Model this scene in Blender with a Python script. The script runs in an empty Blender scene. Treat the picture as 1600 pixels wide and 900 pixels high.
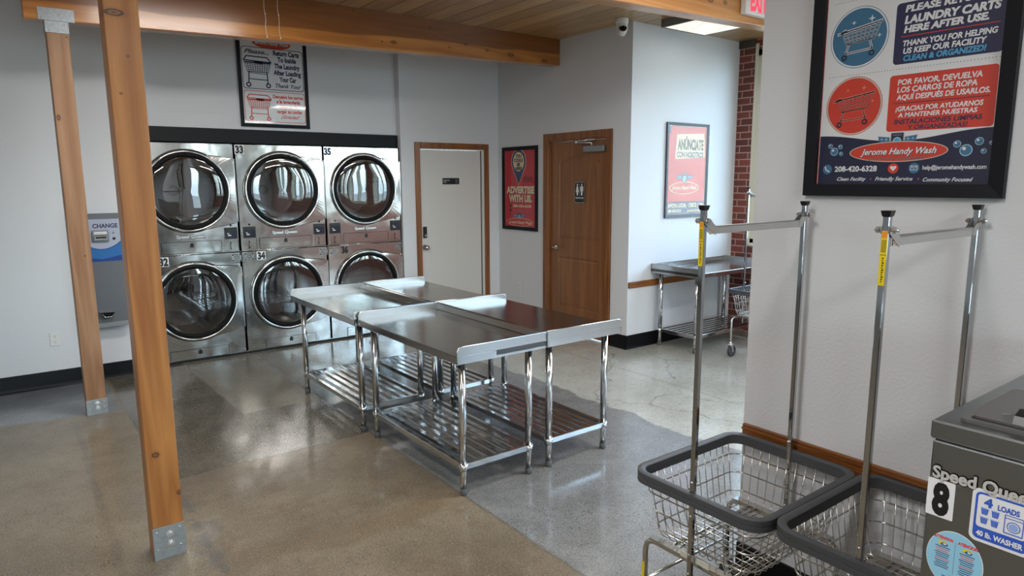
import bpy, math, random
from mathutils import Vector, Matrix
random.seed(7)
S = bpy.context.scene
COL = S.collection

# ------------------------------------------------------------------ camera
F_PX = 1054.9
YAW, PIT, ROL = (math.radians(a) for a in (36.9001, 9.0815, -0.29732))
fwd = Vector((math.sin(YAW)*math.cos(PIT), math.cos(YAW)*math.cos(PIT), -math.sin(PIT)))
r0 = Vector((math.cos(YAW), -math.sin(YAW), 0)); u0 = r0.cross(fwd)
rgt = math.cos(ROL)*r0 + math.sin(ROL)*u0
upv = -math.sin(ROL)*r0 + math.cos(ROL)*u0
cam_d = bpy.data.cameras.new('camera'); cam = bpy.data.objects.new('camera', cam_d); COL.objects.link(cam)
cam_d.sensor_width = 36; cam_d.lens = 36*F_PX/1600; cam_d.clip_start = .02; cam_d.clip_end = 300
cam.matrix_world = Matrix(((rgt.x, upv.x, -fwd.x, 0), (rgt.y, upv.y, -fwd.y, 0), (rgt.z, upv.z, -fwd.z, 1.70), (0, 0, 0, 1)))
S.camera = cam

# ------------------------------------------------------------------ world, light, exposure
W = bpy.data.worlds.new('sky'); S.world = W; W.use_nodes = True
wn = W.node_tree.nodes; wl = W.node_tree.links
bg = wn['Background']; sky = wn.new('ShaderNodeTexSky'); sky.sky_type = 'NISHITA'
sky.sun_disc = False; sky.sun_elevation = math.radians(52); sky.sun_rotation = math.radians(250)
sky.air_density = 1.0; sky.dust_density = 2.5
smix = wn.new('ShaderNodeMix'); smix.data_type = 'RGBA'; smix.inputs[0].default_value = .45
wl.new(sky.outputs[0], smix.inputs[6]); smix.inputs[7].default_value = (2.45, 3.3, 4.15, 1)   # thin bright cloud over blue
wl.new(smix.outputs[2], bg.inputs[0]); bg.inputs[1].default_value = 1.55
S.view_settings.view_transform = 'Standard'; S.view_settings.look = 'None'
S.view_settings.gamma = 1; S.view_settings.use_curve_mapping = False
S.view_settings.exposure = 1.05
LAMP = 13.0           # strength of the unseen ceiling troffers
cy = S.cycles
try:
    cy.use_denoising = True; cy.max_bounces = 9; cy.diffuse_bounces = 4; cy.glossy_bounces = 5
    cy.transparent_max_bounces = 12; cy.transmission_bounces = 6
    cy.sample_clamp_indirect = 6; cy.sample_clamp_direct = 0; cy.caustics_reflective = False; cy.caustics_refractive = False
except Exception as ex: print(ex)
def portal(name, loc, rot, sx, sy):
    l = bpy.data.lights.new(name, 'AREA'); l.shape = 'RECTANGLE'; l.size = sx; l.size_y = sy
    l.cycles.is_portal = True
    o = bpy.data.objects.new(name, l); COL.objects.link(o); o.location = loc; o.rotation_euler = rot
    return o
H = math.pi/2
EAST_WINS = [(2.55, 4.40), (0.1, 2.0), (-2.35, -.45), (-4.8, -2.9), (-7.3, -5.35)]     # y spans
SOUTH_WINS = [(-4.3, -2.2), (-1.6, .5), (3.1, 5.2)]                     # x spans
SY = -8.5; EX = 6.60; WX = -5.6
for a, b in EAST_WINS: portal('window_portal', (EX+.10, (a+b)/2, 2.0), (0, H, 0), 2.1, b-a)
for a, b in SOUTH_WINS: portal('window_portal', ((a+b)/2, SY-.10, 1.75), (H, 0, 0), b-a, 2.6)

# ------------------------------------------------------------------ materials
MATS = {}
def newmat(name):
    m = bpy.data.materials.new(name); m.use_nodes = True; MATS[name] = m
    return m, m.node_tree.nodes, m.node_tree.links, m.node_tree.nodes['Principled BSDF']
def srgb(r, g, b):
    f = lambda c: (c/255/12.92) if c/255 <= .04045 else ((c/255+.055)/1.055)**2.4
    return (f(r), f(g), f(b), 1)
def plain(name, col, rough=.5, metal=0, coat=0, bump=0, bscale=60, emit=None, es=0, spec=None, var=0):
    m, n, l, p = newmat(name)
    p.inputs['Base Color'].default_value = col; p.inputs['Roughness'].default_value = rough
    p.inputs['Metallic'].default_value = metal; p.inputs['Coat Weight'].default_value = coat
    p.inputs['Coat Roughness'].default_value = .05
    if spec is not None: p.inputs['Specular IOR Level'].default_value = spec
    if emit: p.inputs['Emission Color'].default_value = emit; p.inputs['Emission Strength'].default_value = es
    if bump or var:
        tc = n.new('ShaderNodeTexCoord'); nz = n.new('ShaderNodeTexNoise'); nz.inputs['Scale'].default_value = bscale
        nz.inputs['Detail'].default_value = 4; l.new(tc.outputs['Object'], nz.inputs['Vector'])
        if bump:
            b = n.new('ShaderNodeBump'); b.inputs['Strength'].default_value = bump; b.inputs['Distance'].default_value = .01
            l.new(nz.outputs['Fac'], b.inputs['Height']); l.new(b.outputs[0], p.inputs['Normal'])
        if var:
            mx = n.new('ShaderNodeMix'); mx.data_type = 'RGBA'; l.new(nz.outputs['Fac'], mx.inputs[0])
            mx.inputs[6].default_value = tuple(c*(1-var) for c in col[:3])+(1,)
            mx.inputs[7].default_value = tuple(min(1, c*(1+var)) for c in col[:3])+(1,)
            l.new(mx.outputs[2], p.inputs['Base Color'])
    return m
plain('wall_paint', srgb(221, 223, 226), .62, bump=.12, bscale=90)
plain('trim_black', srgb(8, 9, 12), .45, spec=.25)
plain('white_door', srgb(214, 213, 209), .45)
plain('plastic_white', srgb(225, 225, 222), .4)
plain('plastic_black', srgb(18, 18, 20), .35)
plain('frame_black', srgb(14, 16, 23), .5, spec=.25)
plain('frame_grey', srgb(62, 68, 80), .4)
plain('rubber_grey', srgb(72, 74, 78), .55, bump=.05, bscale=200)
plain('grey_foot', srgb(88, 88, 88), .6)
plain('wheel_rubber', srgb(58, 58, 60), .6)
plain('galvanised', srgb(160, 164, 166), .45, metal=.7, bump=.2, bscale=45, var=.18)
plain('zinc', (.66, .66, .66, 1), .3, metal=1)
plain('chrome', (.78, .78, .77, 1), .09, metal=1)
plain('chrome_soft', (.60, .59, .56, 1), .2, metal=1)
plain('pole_chrome', (.48, .485, .50, 1), .08, metal=1)
plain('dark_gap', srgb(8, 8, 9), .6)
plain('nickel', (.55, .52, .47, 1), .25, metal=1)
plain('silver_paint', srgb(150, 154, 156), .4, metal=.5)
plain('change_body', srgb(112, 114, 118), .4, metal=.4)
plain('cream_paint', srgb(216, 212, 190), .5)
plain('steel_post', srgb(70, 60, 52), .5)
plain('screen_dark', srgb(34, 40, 54), .15, coat=.6)
plain('sticker_white', srgb(232, 233, 235), .4)
plain('sticker_yellow', srgb(232, 205, 20), .45)
plain('sticker_orange', srgb(235, 150, 40), .45)
plain('ink_black', srgb(16, 16, 18), .5)
plain('ink_brown', srgb(70, 48, 20), .6)
plain('ink_blue', srgb(52, 92, 196), .4)
plain('ink_lightblue', srgb(150, 176, 232), .4)
plain('oval_blue', srgb(150, 205, 232), .3)
plain('paper_white', srgb(244, 246, 249), .5)
plain('paper_cream', srgb(214, 210, 196), .5)
plain('ink_navy', srgb(38, 42, 84), .5)
plain('ink_darknavy', srgb(24, 30, 66), .5)
plain('ink_red', srgb(226, 66, 46), .5)
plain('ink_pink', srgb(244, 150, 130), .5)
plain('ink_teal', srgb(64, 122, 160), .5)
plain('ink_cyan', srgb(84, 178, 226), .5)
plain('ink_paleblue', srgb(178, 220, 240), .5)
plain('ink_grey', srgb(120, 124, 130), .5)
plain('poster_red', srgb(205, 44, 60), .5)
plain('poster_darkred', srgb(150, 22, 36), .5)
plain('poster_sand', srgb(232, 214, 176), .5)
plain('sign_blue', srgb(38, 66, 110), .5)
plain('change_blue', srgb(40, 110, 176), .35)
plain('change_deep', srgb(24, 66, 140), .35)
plain('change_grey', srgb(176, 182, 200), .35)
plain('asphalt', srgb(120, 120, 118), .85, var=.15, bscale=4)
plain('stucco', srgb(212, 208, 196), .8)
plain('leaf', srgb(52, 84, 46), .7, var=.5, bscale=14)
plain('exit_red', srgb(235, 60, 84), .5, emit=srgb(235, 60, 84), es=.5)
plain('lamp_housing', srgb(120, 120, 118), .5)
plain('logo_shine', (.85, .86, .88, 1), .25, metal=.6)
plain('drum_dark', srgb(60, 58, 56), .45, metal=.8)
plain('drum_back', srgb(70, 67, 65), .4, metal=.7)
plain('gasket_rubber', srgb(9, 9, 11), .55, spec=.2)

def lamp_mat(nm, strength):
    m, n, l, p = newmat(nm)
    p.inputs['Base Color'].default_value = (.8, .8, .78, 1)
    p.inputs['Emission Color'].default_value = (1, .985, .965, 1); p.inputs['Emission Strength'].default_value = strength
lamp_mat('lamp_diffuser', LAMP); lamp_mat('lamp_diffuser_dim', .36); MATS['lamp_diffuser_dim'].node_tree.nodes['Principled BSDF'].inputs['Emission Color'].default_value = (1, .94, .78, 1)

def steel(name, col, rough, warp, wscale, brush=0, stretch=(1, 1, 60)):
    m, n, l, p = newmat(name)
    p.inputs['Metallic'].default_value = 1; p.inputs['Base Color'].default_value = col
    tc = n.new('ShaderNodeTexCoord')
    a = n.new('ShaderNodeTexNoise'); a.inputs['Scale'].default_value = wscale; a.inputs['Detail'].default_value = 1.5
    l.new(tc.outputs['Object'], a.inputs['Vector'])
    b = n.new('ShaderNodeBump'); b.inputs['Strength'].default_value = warp; b.inputs['Distance'].default_value = .05
    l.new(a.outputs['Fac'], b.inputs['Height']); l.new(b.outputs[0], p.inputs['Normal'])
    mp = n.new('ShaderNodeMapping'); mp.inputs['Scale'].default_value = stretch
    g = n.new('ShaderNodeTexNoise'); g.inputs['Scale'].default_value = 9; g.inputs['Detail'].default_value = 5
    l.new(tc.outputs['Object'], mp.inputs[0]); l.new(mp.outputs[0], g.inputs['Vector'])
    r = n.new('ShaderNodeMapRange'); r.inputs[3].default_value = max(.02, rough-brush); r.inputs[4].default_value = rough+brush
    l.new(g.outputs['Fac'], r.inputs[0]); l.new(r.outputs[0], p.inputs['Roughness'])
    return m
steel('dryer_steel', (.60, .59, .565, 1), .11, .07, 4.5, .03, (1, 1, 60))
steel('table_steel', (.43, .41, .385, 1), .17, .04, 5, .06, (60, 1, 1))
steel('table_edge', (.50, .50, .50, 1), .3, .03, 5, .05, (60, 1, 1))
steel('shelf_steel', (.62, .62, .62, 1), .14, .10, 6, .03)
steel('washer_steel', (.27, .285, .29, 1), .3, .06, 4, .05, (1, 60, 1))
steel('tube_steel', (.66, .66, .66, 1), .16, 0.0, 5, .02)

def glass(name, tint, gl=.9, rough=.02, ior=1.5):
    m, n, l, p = newmat(name); n.remove(p)
    t = n.new('ShaderNodeBsdfTransparent'); t.inputs[0].default_value = tint
    g = n.new('ShaderNodeBsdfGlossy'); g.inputs[0].default_value = (gl, gl, gl, 1); g.inputs['Roughness'].default_value = rough
    f = n.new('ShaderNodeFresnel'); f.inputs[0].default_value = ior
    ge = n.new('ShaderNodeNewGeometry'); mm = n.new('ShaderNodeMath'); mm.operation = 'SUBTRACT'; mm.inputs[0].default_value = 1; l.new(ge.outputs['Backfacing'], mm.inputs[1])
    m2 = n.new('ShaderNodeMath'); m2.operation = 'MULTIPLY'; l.new(f.outputs[0], m2.inputs[0]); l.new(mm.outputs[0], m2.inputs[1])
    mx = n.new('ShaderNodeMixShader'); l.new(m2.outputs[0], mx.inputs[0]); l.new(t.outputs[0], mx.inputs[1]); l.new(g.outputs[0], mx.inputs[2])
    l.new(mx.outputs[0], n['Material Output'].inputs[0])
glass('window_glass', (.93, .97, .96, 1))
glass('door_glass', (.66, .66, .66, 1), .95, .01, 2.25)
glass('cover_plastic', (.98, .98, .98, 1), .9, .03, 1.45)
glass('cover_glare', (.97, .97, .97, 1), .95, .04, 1.62)
glass('lens_glass', (.2, .2, .2, 1), .9, .05, 1.6)

class NB:      # small node-graph helper
    def __init__(s, m): s.n = m.node_tree.nodes; s.l = m.node_tree.links
    def put(s, x, sock):
        if hasattr(x, 'links'): s.l.new(x, sock)
        else: sock.default_value = x
    def m(s, op, a, b=0, c=0):
        k = s.n.new('ShaderNodeMath'); k.operation = op
        for i, x in enumerate((a, b, c)): s.put(x, k.inputs[i])
        return k.outputs[0]
    def mix(s, f, a, b, bl='MIX'):
        k = s.n.new('ShaderNodeMix'); k.data_type = 'RGBA'; k.blend_type = bl
        s.put(f, k.inputs[0]); s.put(a, k.inputs[6]); s.put(b, k.inputs[7]); return k.outputs[2]
    def noise(s, vec, sc, det=3, rough=.5, dist=0):
        k = s.n.new('ShaderNodeTexNoise'); s.put(vec, k.inputs['Vector']); k.inputs['Scale'].default_value = sc
        k.inputs['Detail'].default_value = det; k.inputs['Roughness'].default_value = rough; k.inputs['Distortion'].default_value = dist
        return k.outputs['Fac']
    def ramp(s, x, lo, hi, a=0., b=1.):
        k = s.n.new('ShaderNodeMapRange'); s.put(x, k.inputs[0])
        for i, v in enumerate((lo, hi, a, b)): k.inputs[i+1].default_value = v
        return k.outputs[0]
    def coord(s, kind='Object', scale=None, rot=None):
        t = s.n.new('ShaderNodeTexCoord').outputs[kind]
        if scale or rot:
            k = s.n.new('ShaderNodeMapping'); s.l.new(t, k.inputs[0])
            if scale: k.inputs['Scale'].default_value = scale
            if rot: k.inputs['Rotation'].default_value = rot
            t = k.outputs[0]
        return t
    def xyz(s, v):
        k = s.n.new('ShaderNodeSeparateXYZ'); s.l.new(v, k.inputs[0]); return k.outputs
    def bump(s, h, st, d=.01):
        k = s.n.new('ShaderNodeBump'); s.l.new(h, k.inputs['Height']); k.inputs['Strength'].default_value = st
        k.inputs['Distance'].default_value = d; return k.outputs[0]

def wood(name, axis, light, dark, rough=.4, coat=.2, ring=7, knots=True, kdark=None, spots=(), lam=None):
    m, n, l, p = newmat(name); q = NB(m)
    sc = [1, 1, 1]; sc[axis] = .06
    v = q.coord('Object', tuple(sc))
    g1 = q.noise(v, 16, 4, .6, .6); g2 = q.noise(v, 90, 3, .6)
    w = q.m('FRACT', q.m('MULTIPLY', q.noise(v, 5, 2, .5, .4), ring))
    w = q.m('PINGPONG', w, .5)
    f = q.m('ADD', q.m('MULTIPLY', g1, .45), q.m('ADD', q.m('MULTIPLY', g2, .25), q.m('MULTIPLY', w, .7)))
    col = q.mix(q.ramp(f, .35, .85), dark, light)
    big = q.noise(q.coord('Object'), 1.3, 2)
    col = q.mix(q.ramp(big, .35, .7, 0, .35), col, tuple(c*.72 for c in light[:3])+(1,))
    if knots:
        vs = [3.2, 3.2, 3.2]; vs[axis] = 1.9
        vo = n.new('ShaderNodeTexVoronoi'); vo.inputs['Scale'].default_value = 1; l.new(q.coord('Object', tuple(vs)), vo.inputs['Vector'])
        d = q.m('ADD', vo.outputs['Distance'], q.m('MULTIPLY', q.noise(q.coord('Object'), 30, 2), .03))
        col = q.mix(q.ramp(d, .075, .055, 0, .85), col, kdark or tuple(c*.25 for c in dark[:3])+(1,))
    if lam:      # glulam: the bottom boards are a paler stock than the ones above
        o = q.xyz(q.coord('Object')); h = q.m('SUBTRACT', o[2], q.m('ADD', lam[0], q.m('MULTIPLY', o[0], lam[1])))
        h = q.m('ADD', h, q.m('MULTIPLY', q.m('SUBTRACT', big, .5), .06))
        col = q.mix(q.ramp(h, lam[2]-.006, lam[2]+.006, 0, .8), col, q.mix(.45, tuple(c*.38 for c in dark[:3])+(1,), tuple(c*.62 for c in dark[:3])+(1,)))
    if spots:
        o = q.xyz(q.coord('Object')); u = o[0]; z_ = o[2]
        wv = q.m('MULTIPLY', q.m('SUBTRACT', q.noise(q.coord('Object'), 40, 3), .5), .5)
        for (su, sv, ra, rb) in spots:
            d = q.m('SQRT', q.m('ADD', q.m('POWER', q.m('DIVIDE', q.m('SUBTRACT', u, su), ra), 2), q.m('POWER', q.m('DIVIDE', q.m('SUBTRACT', z_, sv), rb), 2)))
            d = q.m('ADD', d, wv)
            col = q.mix(q.ramp(d, 2.1, 1.0, 0, .35), col, tuple(c*.6 for c in dark[:3])+(1,))
            rim = q.m('MULTIPLY', q.ramp(d, 1.1, .95), q.ramp(d, .62, .78))
            col = q.mix(q.ramp(d, .9, .7, 0, .55), col, tuple(c*.55 for c in dark[:3])+(1,))
            col = q.mix(q.m('MULTIPLY', rim, .92), col, (.012, .006, .004, 1))
            col = q.mix(q.ramp(d, .22, .08, 0, .8), col, (.02, .01, .006, 1))
    l.new(col, p.inputs['Base Color']); p.inputs['Roughness'].default_value = rough
    p.inputs['Coat Weight'].default_value = coat; p.inputs['Coat Roughness'].default_value = .18
    l.new(q.bump(f, .12, .004), p.inputs['Normal'])
wood('post_wood', 2, srgb(190, 130, 68), srgb(146, 88, 38), .45, .12, spots=[(-.028, 2.374, .035, .013), (-.024, .498, .014, .012), (.057, .298, .009, .010), (.010, 2.208, .006, .005), (-.027, 2.058, .005, .004)])
wood('post_wood_pale', 2, srgb(178, 138, 104), srgb(142, 100, 68), .5, .05, spots=[(-.045, 2.14, .010, .018), (.050, 2.68, .006, .005), (.024, 1.179, .005, .005)])
wood('beam_wood', 0, srgb(206, 140, 66), srgb(158, 92, 36), .3, .5, lam=(2.768, .0277, .115), knots=False,
     spots=[(2.954, 2.924, .026, .012), (3.538, 2.945, .012, .007), (3.726, 2.993, .022, .012), (3.973, 2.959, .016, .010), (4.264, 2.95, .035, .016), (4.708, 2.934, .035, .014), (3.333, 3.097, .014, .014), (2.84, 2.917, .01, .006), (2.579, 3.144, .01, .006)])
wood('beam_wood_light', 0, srgb(206, 150, 86), srgb(176, 112, 54), .35, .4, knots=False, spots=[(4.235, 2.975, .03, .014), (4.408, 2.982, .02, .012)])
wood('casing_wood', 2, srgb(156, 98, 46), srgb(112, 64, 26), .35, .3, knots=False)
wood('rail_wood_x', 0, srgb(160, 98, 44), srgb(108, 60, 22), .35, .3, knots=False)
wood('rail_wood_y', 1, srgb(160, 98, 44), srgb(96, 52, 18), .35, .3, knots=False)
wood('door_wood', 2, srgb(156, 104, 60), srgb(124, 78, 42), .35, .3, ring=5, knots=False)

def ceiling_mat():
    m, n, l, p = newmat('ceiling_planks'); q = NB(m)
    o = q.xyz(q.coord('Object'))
    idx = q.m('FLOOR', q.m('MULTIPLY', q.m('SUBTRACT', o[0], .04), 5.0))
    wn_ = n.new('ShaderNodeTexWhiteNoise'); wn_.noise_dimensions = '1D'; q.put(idx, wn_.inputs['W'])
    cv = n.new('ShaderNodeCombineXYZ'); q.put(q.m('MULTIPLY', o[0], 1), cv.inputs[0]); q.put(q.m('MULTIPLY', o[1], .07), cv.inputs[1]); q.put(q.m('MULTIPLY', idx, 3.7), cv.inputs[2])
    g = q.noise(cv.outputs[0], 22, 4, .6, .5); h = q.noise(cv.outputs[0], 4, 2, .5, .5)
    col = q.mix(q.ramp(q.m('ADD', q.m('MULTIPLY', g, .6), q.m('MULTIPLY', h, .5)), .3, .8), srgb(136, 98, 58), srgb(216, 174, 118))
    col = q.mix(q.m('MULTIPLY', wn_.outputs['Value'], .6), col, srgb(120, 84, 52))
    l.new(col, p.inputs['Base Color']); p.inputs['Roughness'].default_value = .35
    p.inputs['Coat Weight'].default_value = .4; p.inputs['Coat Roughness'].default_value = .15
    l.new(q.bump(g, .1, .003), p.inputs['Normal'])
ceiling_mat()

def brick_mat():
    m, n, l, p = newmat('brick'); q = NB(m)
    o = q.xyz(q.coord('Object'))
    cv = n.new('ShaderNodeCombineXYZ'); q.put(q.m('ADD', o[1], o[0]), cv.inputs[0]); q.put(o[2], cv.inputs[1])
    b = n.new('ShaderNodeTexBrick'); l.new(cv.outputs[0], b.inputs['Vector']); b.inputs['Scale'].default_value = 1
    b.inputs['Brick Width'].default_value = .215; b.inputs['Row Height'].default_value = .0735; b.inputs['Mortar Size'].default_value = .0055
    b.inputs['Color1'].default_value = srgb(132, 66, 54); b.inputs['Color2'].default_value = srgb(98, 52, 46); b.inputs['Mortar'].default_value = srgb(176, 150, 140)
    l.new(b.outputs['Color'], p.inputs['Base Color']); p.inputs['Roughness'].default_value = .8
    l.new(q.bump(q.m('SUBTRACT', 1, b.outputs['Fac']), .5, .006), p.inputs['Normal'])
brick_mat()

def floor_mat():
    m, n, l, p = newmat('polished_concrete'); q = NB(m)
    v = q.coord('Object'); o = q.xyz(v)
    wob = q.m('MULTIPLY', q.m('SUBTRACT', q.noise(v, 3.5, 5, .65), .5), .09)
    wob2 = q.m('MULTIPLY', q.m('SUBTRACT', q.noise(v, 1.1, 4, .6), .5), .5)
    X = q.m('ADD', o[0], wob); Y = q.m('ADD', o[1], wob); Xs = q.m('ADD', o[0], q.m('MULTIPLY', wob, .25)); Yb = q.m('ADD', o[1], wob2)
    Xb = q.m('ADD', o[0], wob2)
    gt = lambda a, b, s=.012: q.ramp(a, b-s, b+s)
    mul = lambda *a: a[0] if len(a) == 1 else q.m('MULTIPLY', a[0], mul(*a[1:]))
    inv = lambda a: q.m('SUBTRACT', 1, a)
    cloud = q.noise(v, 1.6, 5, .62); cloud2 = q.noise(v, 5.5, 5, .65, .4)
    tan = q.mix(q.ramp(cloud, .35, .68), srgb(106, 93, 73), srgb(138, 125, 102))
    tan = q.mix(q.ramp(cloud2, .48, .7, 0, .6), tan, srgb(98, 76, 54))
    grey = q.mix(q.ramp(cloud2, .3, .7), srgb(118, 118, 116), srgb(140, 140, 138))
    light = q.mix(q.ramp(cloud, .3, .7), srgb(166, 164, 152), srgb(196, 194, 184))
    dark = q.mix(q.ramp(cloud2, .3, .7), srgb(78, 74, 64), srgb(104, 98, 84))
    paint = q.mix(q.ramp(cloud, .35, .65), srgb(84, 90, 96), srgb(136, 142, 147))
    mid = q.mix(q.ramp(cloud, .3, .7), srgb(118, 112, 97), srgb(142, 136, 120))
    col = q.mix(gt(Xs, .62), q.mix(.35, tan, srgb(132, 121, 98)), tan)
    zdark = mul(gt(Xs, .60), inv(gt(Xs, 1.86)), gt(Y, 4.12))
    col = q.mix(zdark, col, dark)
    zmid = mul(gt(q.m('ADD', Xs, q.m('MULTIPLY', q.m('SUBTRACT', o[1], 5.), .03)), 1.28), gt(Y, 5.02), inv(gt(Xs, 1.86)))
    col = q.mix(zmid, col, mid)
    col = q.mix(gt(Xs, 1.87), col, grey)
    col = q.mix(mul(gt(Xs, 1.87), gt(o[1], 4.9, .3)), col, mid)
    col = q.mix(gt(Xb, 3.55), col, light)
    col = q.mix(mul(inv(gt(X, .57)), gt(q.m('ADD', Y, q.m('MULTIPLY', o[0], .15)), 5.78)), col, paint)
    # the old trench beside the posts: dark irregular edges
    line = lambda a, c, w: q.ramp(q.m('ABSOLUTE', q.m('SUBTRACT', a, c)), w, w*.4)
    e1 = mul(line(X, .27, .028), inv(gt(o[1], 5.6)), q.ramp(cloud2, .3, .55, .25, .7))
    e2 = mul(line(X, .63, .030), inv(gt(o[1], 5.0)), q.ramp(cloud2, .42, .5))
    e3 = mul(line(Xs, 1.865, .012), q.ramp(cloud2, .3, .5, .35, 1))
    e4 = mul(line(Y, 4.12, .03), gt(Xs, .6), inv(gt(Xs, 1.86)), q.ramp(cloud2, .45, .55))
    ed = q.m('MAXIMUM', q.m('MAXIMUM', e1, e2), q.m('MAXIMUM', e3, e4))
    col = q.mix(q.m('MULTIPLY', ed, .6), col, srgb(84, 80, 74))
    # grey filler smears next to the front post
    sm = mul(line(q.m('ADD', o[0], wob2), .60, .07), line(Yb, 3.25, .6), q.ramp(cloud2, .45, .6))
    col = q.mix(q.m('MULTIPLY', sm, .7), col, srgb(92, 92, 92))
    # brown damp stain across the tan slab
    st = line(q.m('ADD', o[1], q.m('ADD', q.m('MULTIPLY', o[0], .05), wob2)), 3.05, .10)
    st = mul(st, gt(o[0], .7, .1), inv(gt(o[0], 1.8, .1)))
    col = q.mix(q.m('MULTIPLY', st, .55), col, srgb(112, 92, 66))
    # hairline cracks
    vo = n.new('ShaderNodeTexVoronoi'); vo.feature = 'DISTANCE_TO_EDGE'; vo.inputs['Scale'].default_value = .75
    vv = n.new('ShaderNodeVectorMath'); vv.operation = 'ADD'; l.new(v, vv.inputs[0])
    cn = n.new('ShaderNodeTexNoise'); cn.inputs['Scale'].default_value = 2.5; cn.inputs['Detail'].default_value = 6; l.new(v, cn.inputs['Vector'])
    sc = n.new('ShaderNodeVectorMath'); sc.operation = 'SCALE'; sc.inputs['Scale'].default_value = .35; l.new(cn.outputs['Color'], sc.inputs[0]); l.new(sc.outputs[0], vv.inputs[1])
    l.new(vv.outputs[0], vo.inputs['Vector'])
    cr = mul(q.ramp(vo.outputs['Distance'], .006, .002), q.ramp(cloud2, .38, .5), q.m('MAXIMUM', gt(Xb, 3.5), .35))
    cr = q.m('MAXIMUM', cr, mul(line(X, 4.36, .007), gt(o[0], 3)))
    col = q.mix(q.m('MULTIPLY', cr, .5), col, srgb(96, 92, 84))
    # exposed aggregate: dark and pale grains
    a1 = n.new('ShaderNodeTexVoronoi'); a1.inputs['Scale'].default_value = 60; l.new(v, a1.inputs['Vector'])
    k1 = mul(q.ramp(q.m('ADD', a1.outputs['Distance'], q.m('MULTIPLY', q.noise(v, 160, 2), .2)), .46, .26), q.ramp(q.xyz(a1.outputs['Color'])[0], .5, .6), q.ramp(q.noise(v, 2.3, 4, .7), .38, .62, .15, 1))
    k2 = mul(q.ramp(a1.outputs['Distance'], .34, .2), q.ramp(q.xyz(a1.outputs['Color'])[1], .78, .84))
    k1 = mul(k1, q.ramp(Xb, 3.5, 3.6, 1, .35))
    col = q.mix(q.m('MULTIPLY', k1, .85), col, srgb(52, 48, 43)); col = q.mix(q.m('MULTIPLY', k2, .22), col, srgb(190, 184, 172))
    fine = q.noise(v, 120, 3, .75); col = q.mix(q.ramp(fine, .50, .66, 0, .55), col, srgb(58, 53, 46)); col = q.mix(q.ramp(fine, .46, .34, 0, .3), col, srgb(196, 188, 172))
    med = q.noise(v, 28, 4, .7); col = q.mix(q.ramp(med, .52, .68, 0, .28), col, srgb(80, 72, 60))
    l.new(col, p.inputs['Base Color'])
    shiny = q.m('MAXIMUM', gt(Xs, 1.87), zdark)
    r = q.m('ADD', q.ramp(shiny, 0, 1, .34, .17), q.ramp(cloud2, .3, .7, -.03, .07))
    l.new(r, p.inputs['Roughness'])
    p.inputs['Coat Weight'].default_value = .35; p.inputs['Coat Roughness'].default_value = .1
    l.new(q.bump(q.noise(v, 60, 4, .7), .06, .004), p.inputs['Normal'])
floor_mat()

def drum_mat():
    m, n, l, p = newmat('drum_steel'); q = NB(m)
    v = q.coord('Object'); a = n.new('ShaderNodeTexVoronoi'); a.inputs['Scale'].default_value = 55; a.inputs['Randomness'].default_value = .15; l.new(v, a.inputs['Vector'])
    hole = q.ramp(a.outputs['Distance'], .30, .22)
    l.new(q.mix(q.m('MULTIPLY', hole, .9), (.66, .53, .42, 1), (.02, .02, .02, 1)), p.inputs['Base Color'])
    p.inputs['Metallic'].default_value = .95; p.inputs['Roughness'].default_value = .3
    l.new(q.bump(hole, .4, .004), p.inputs['Normal'])
drum_mat()

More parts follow.
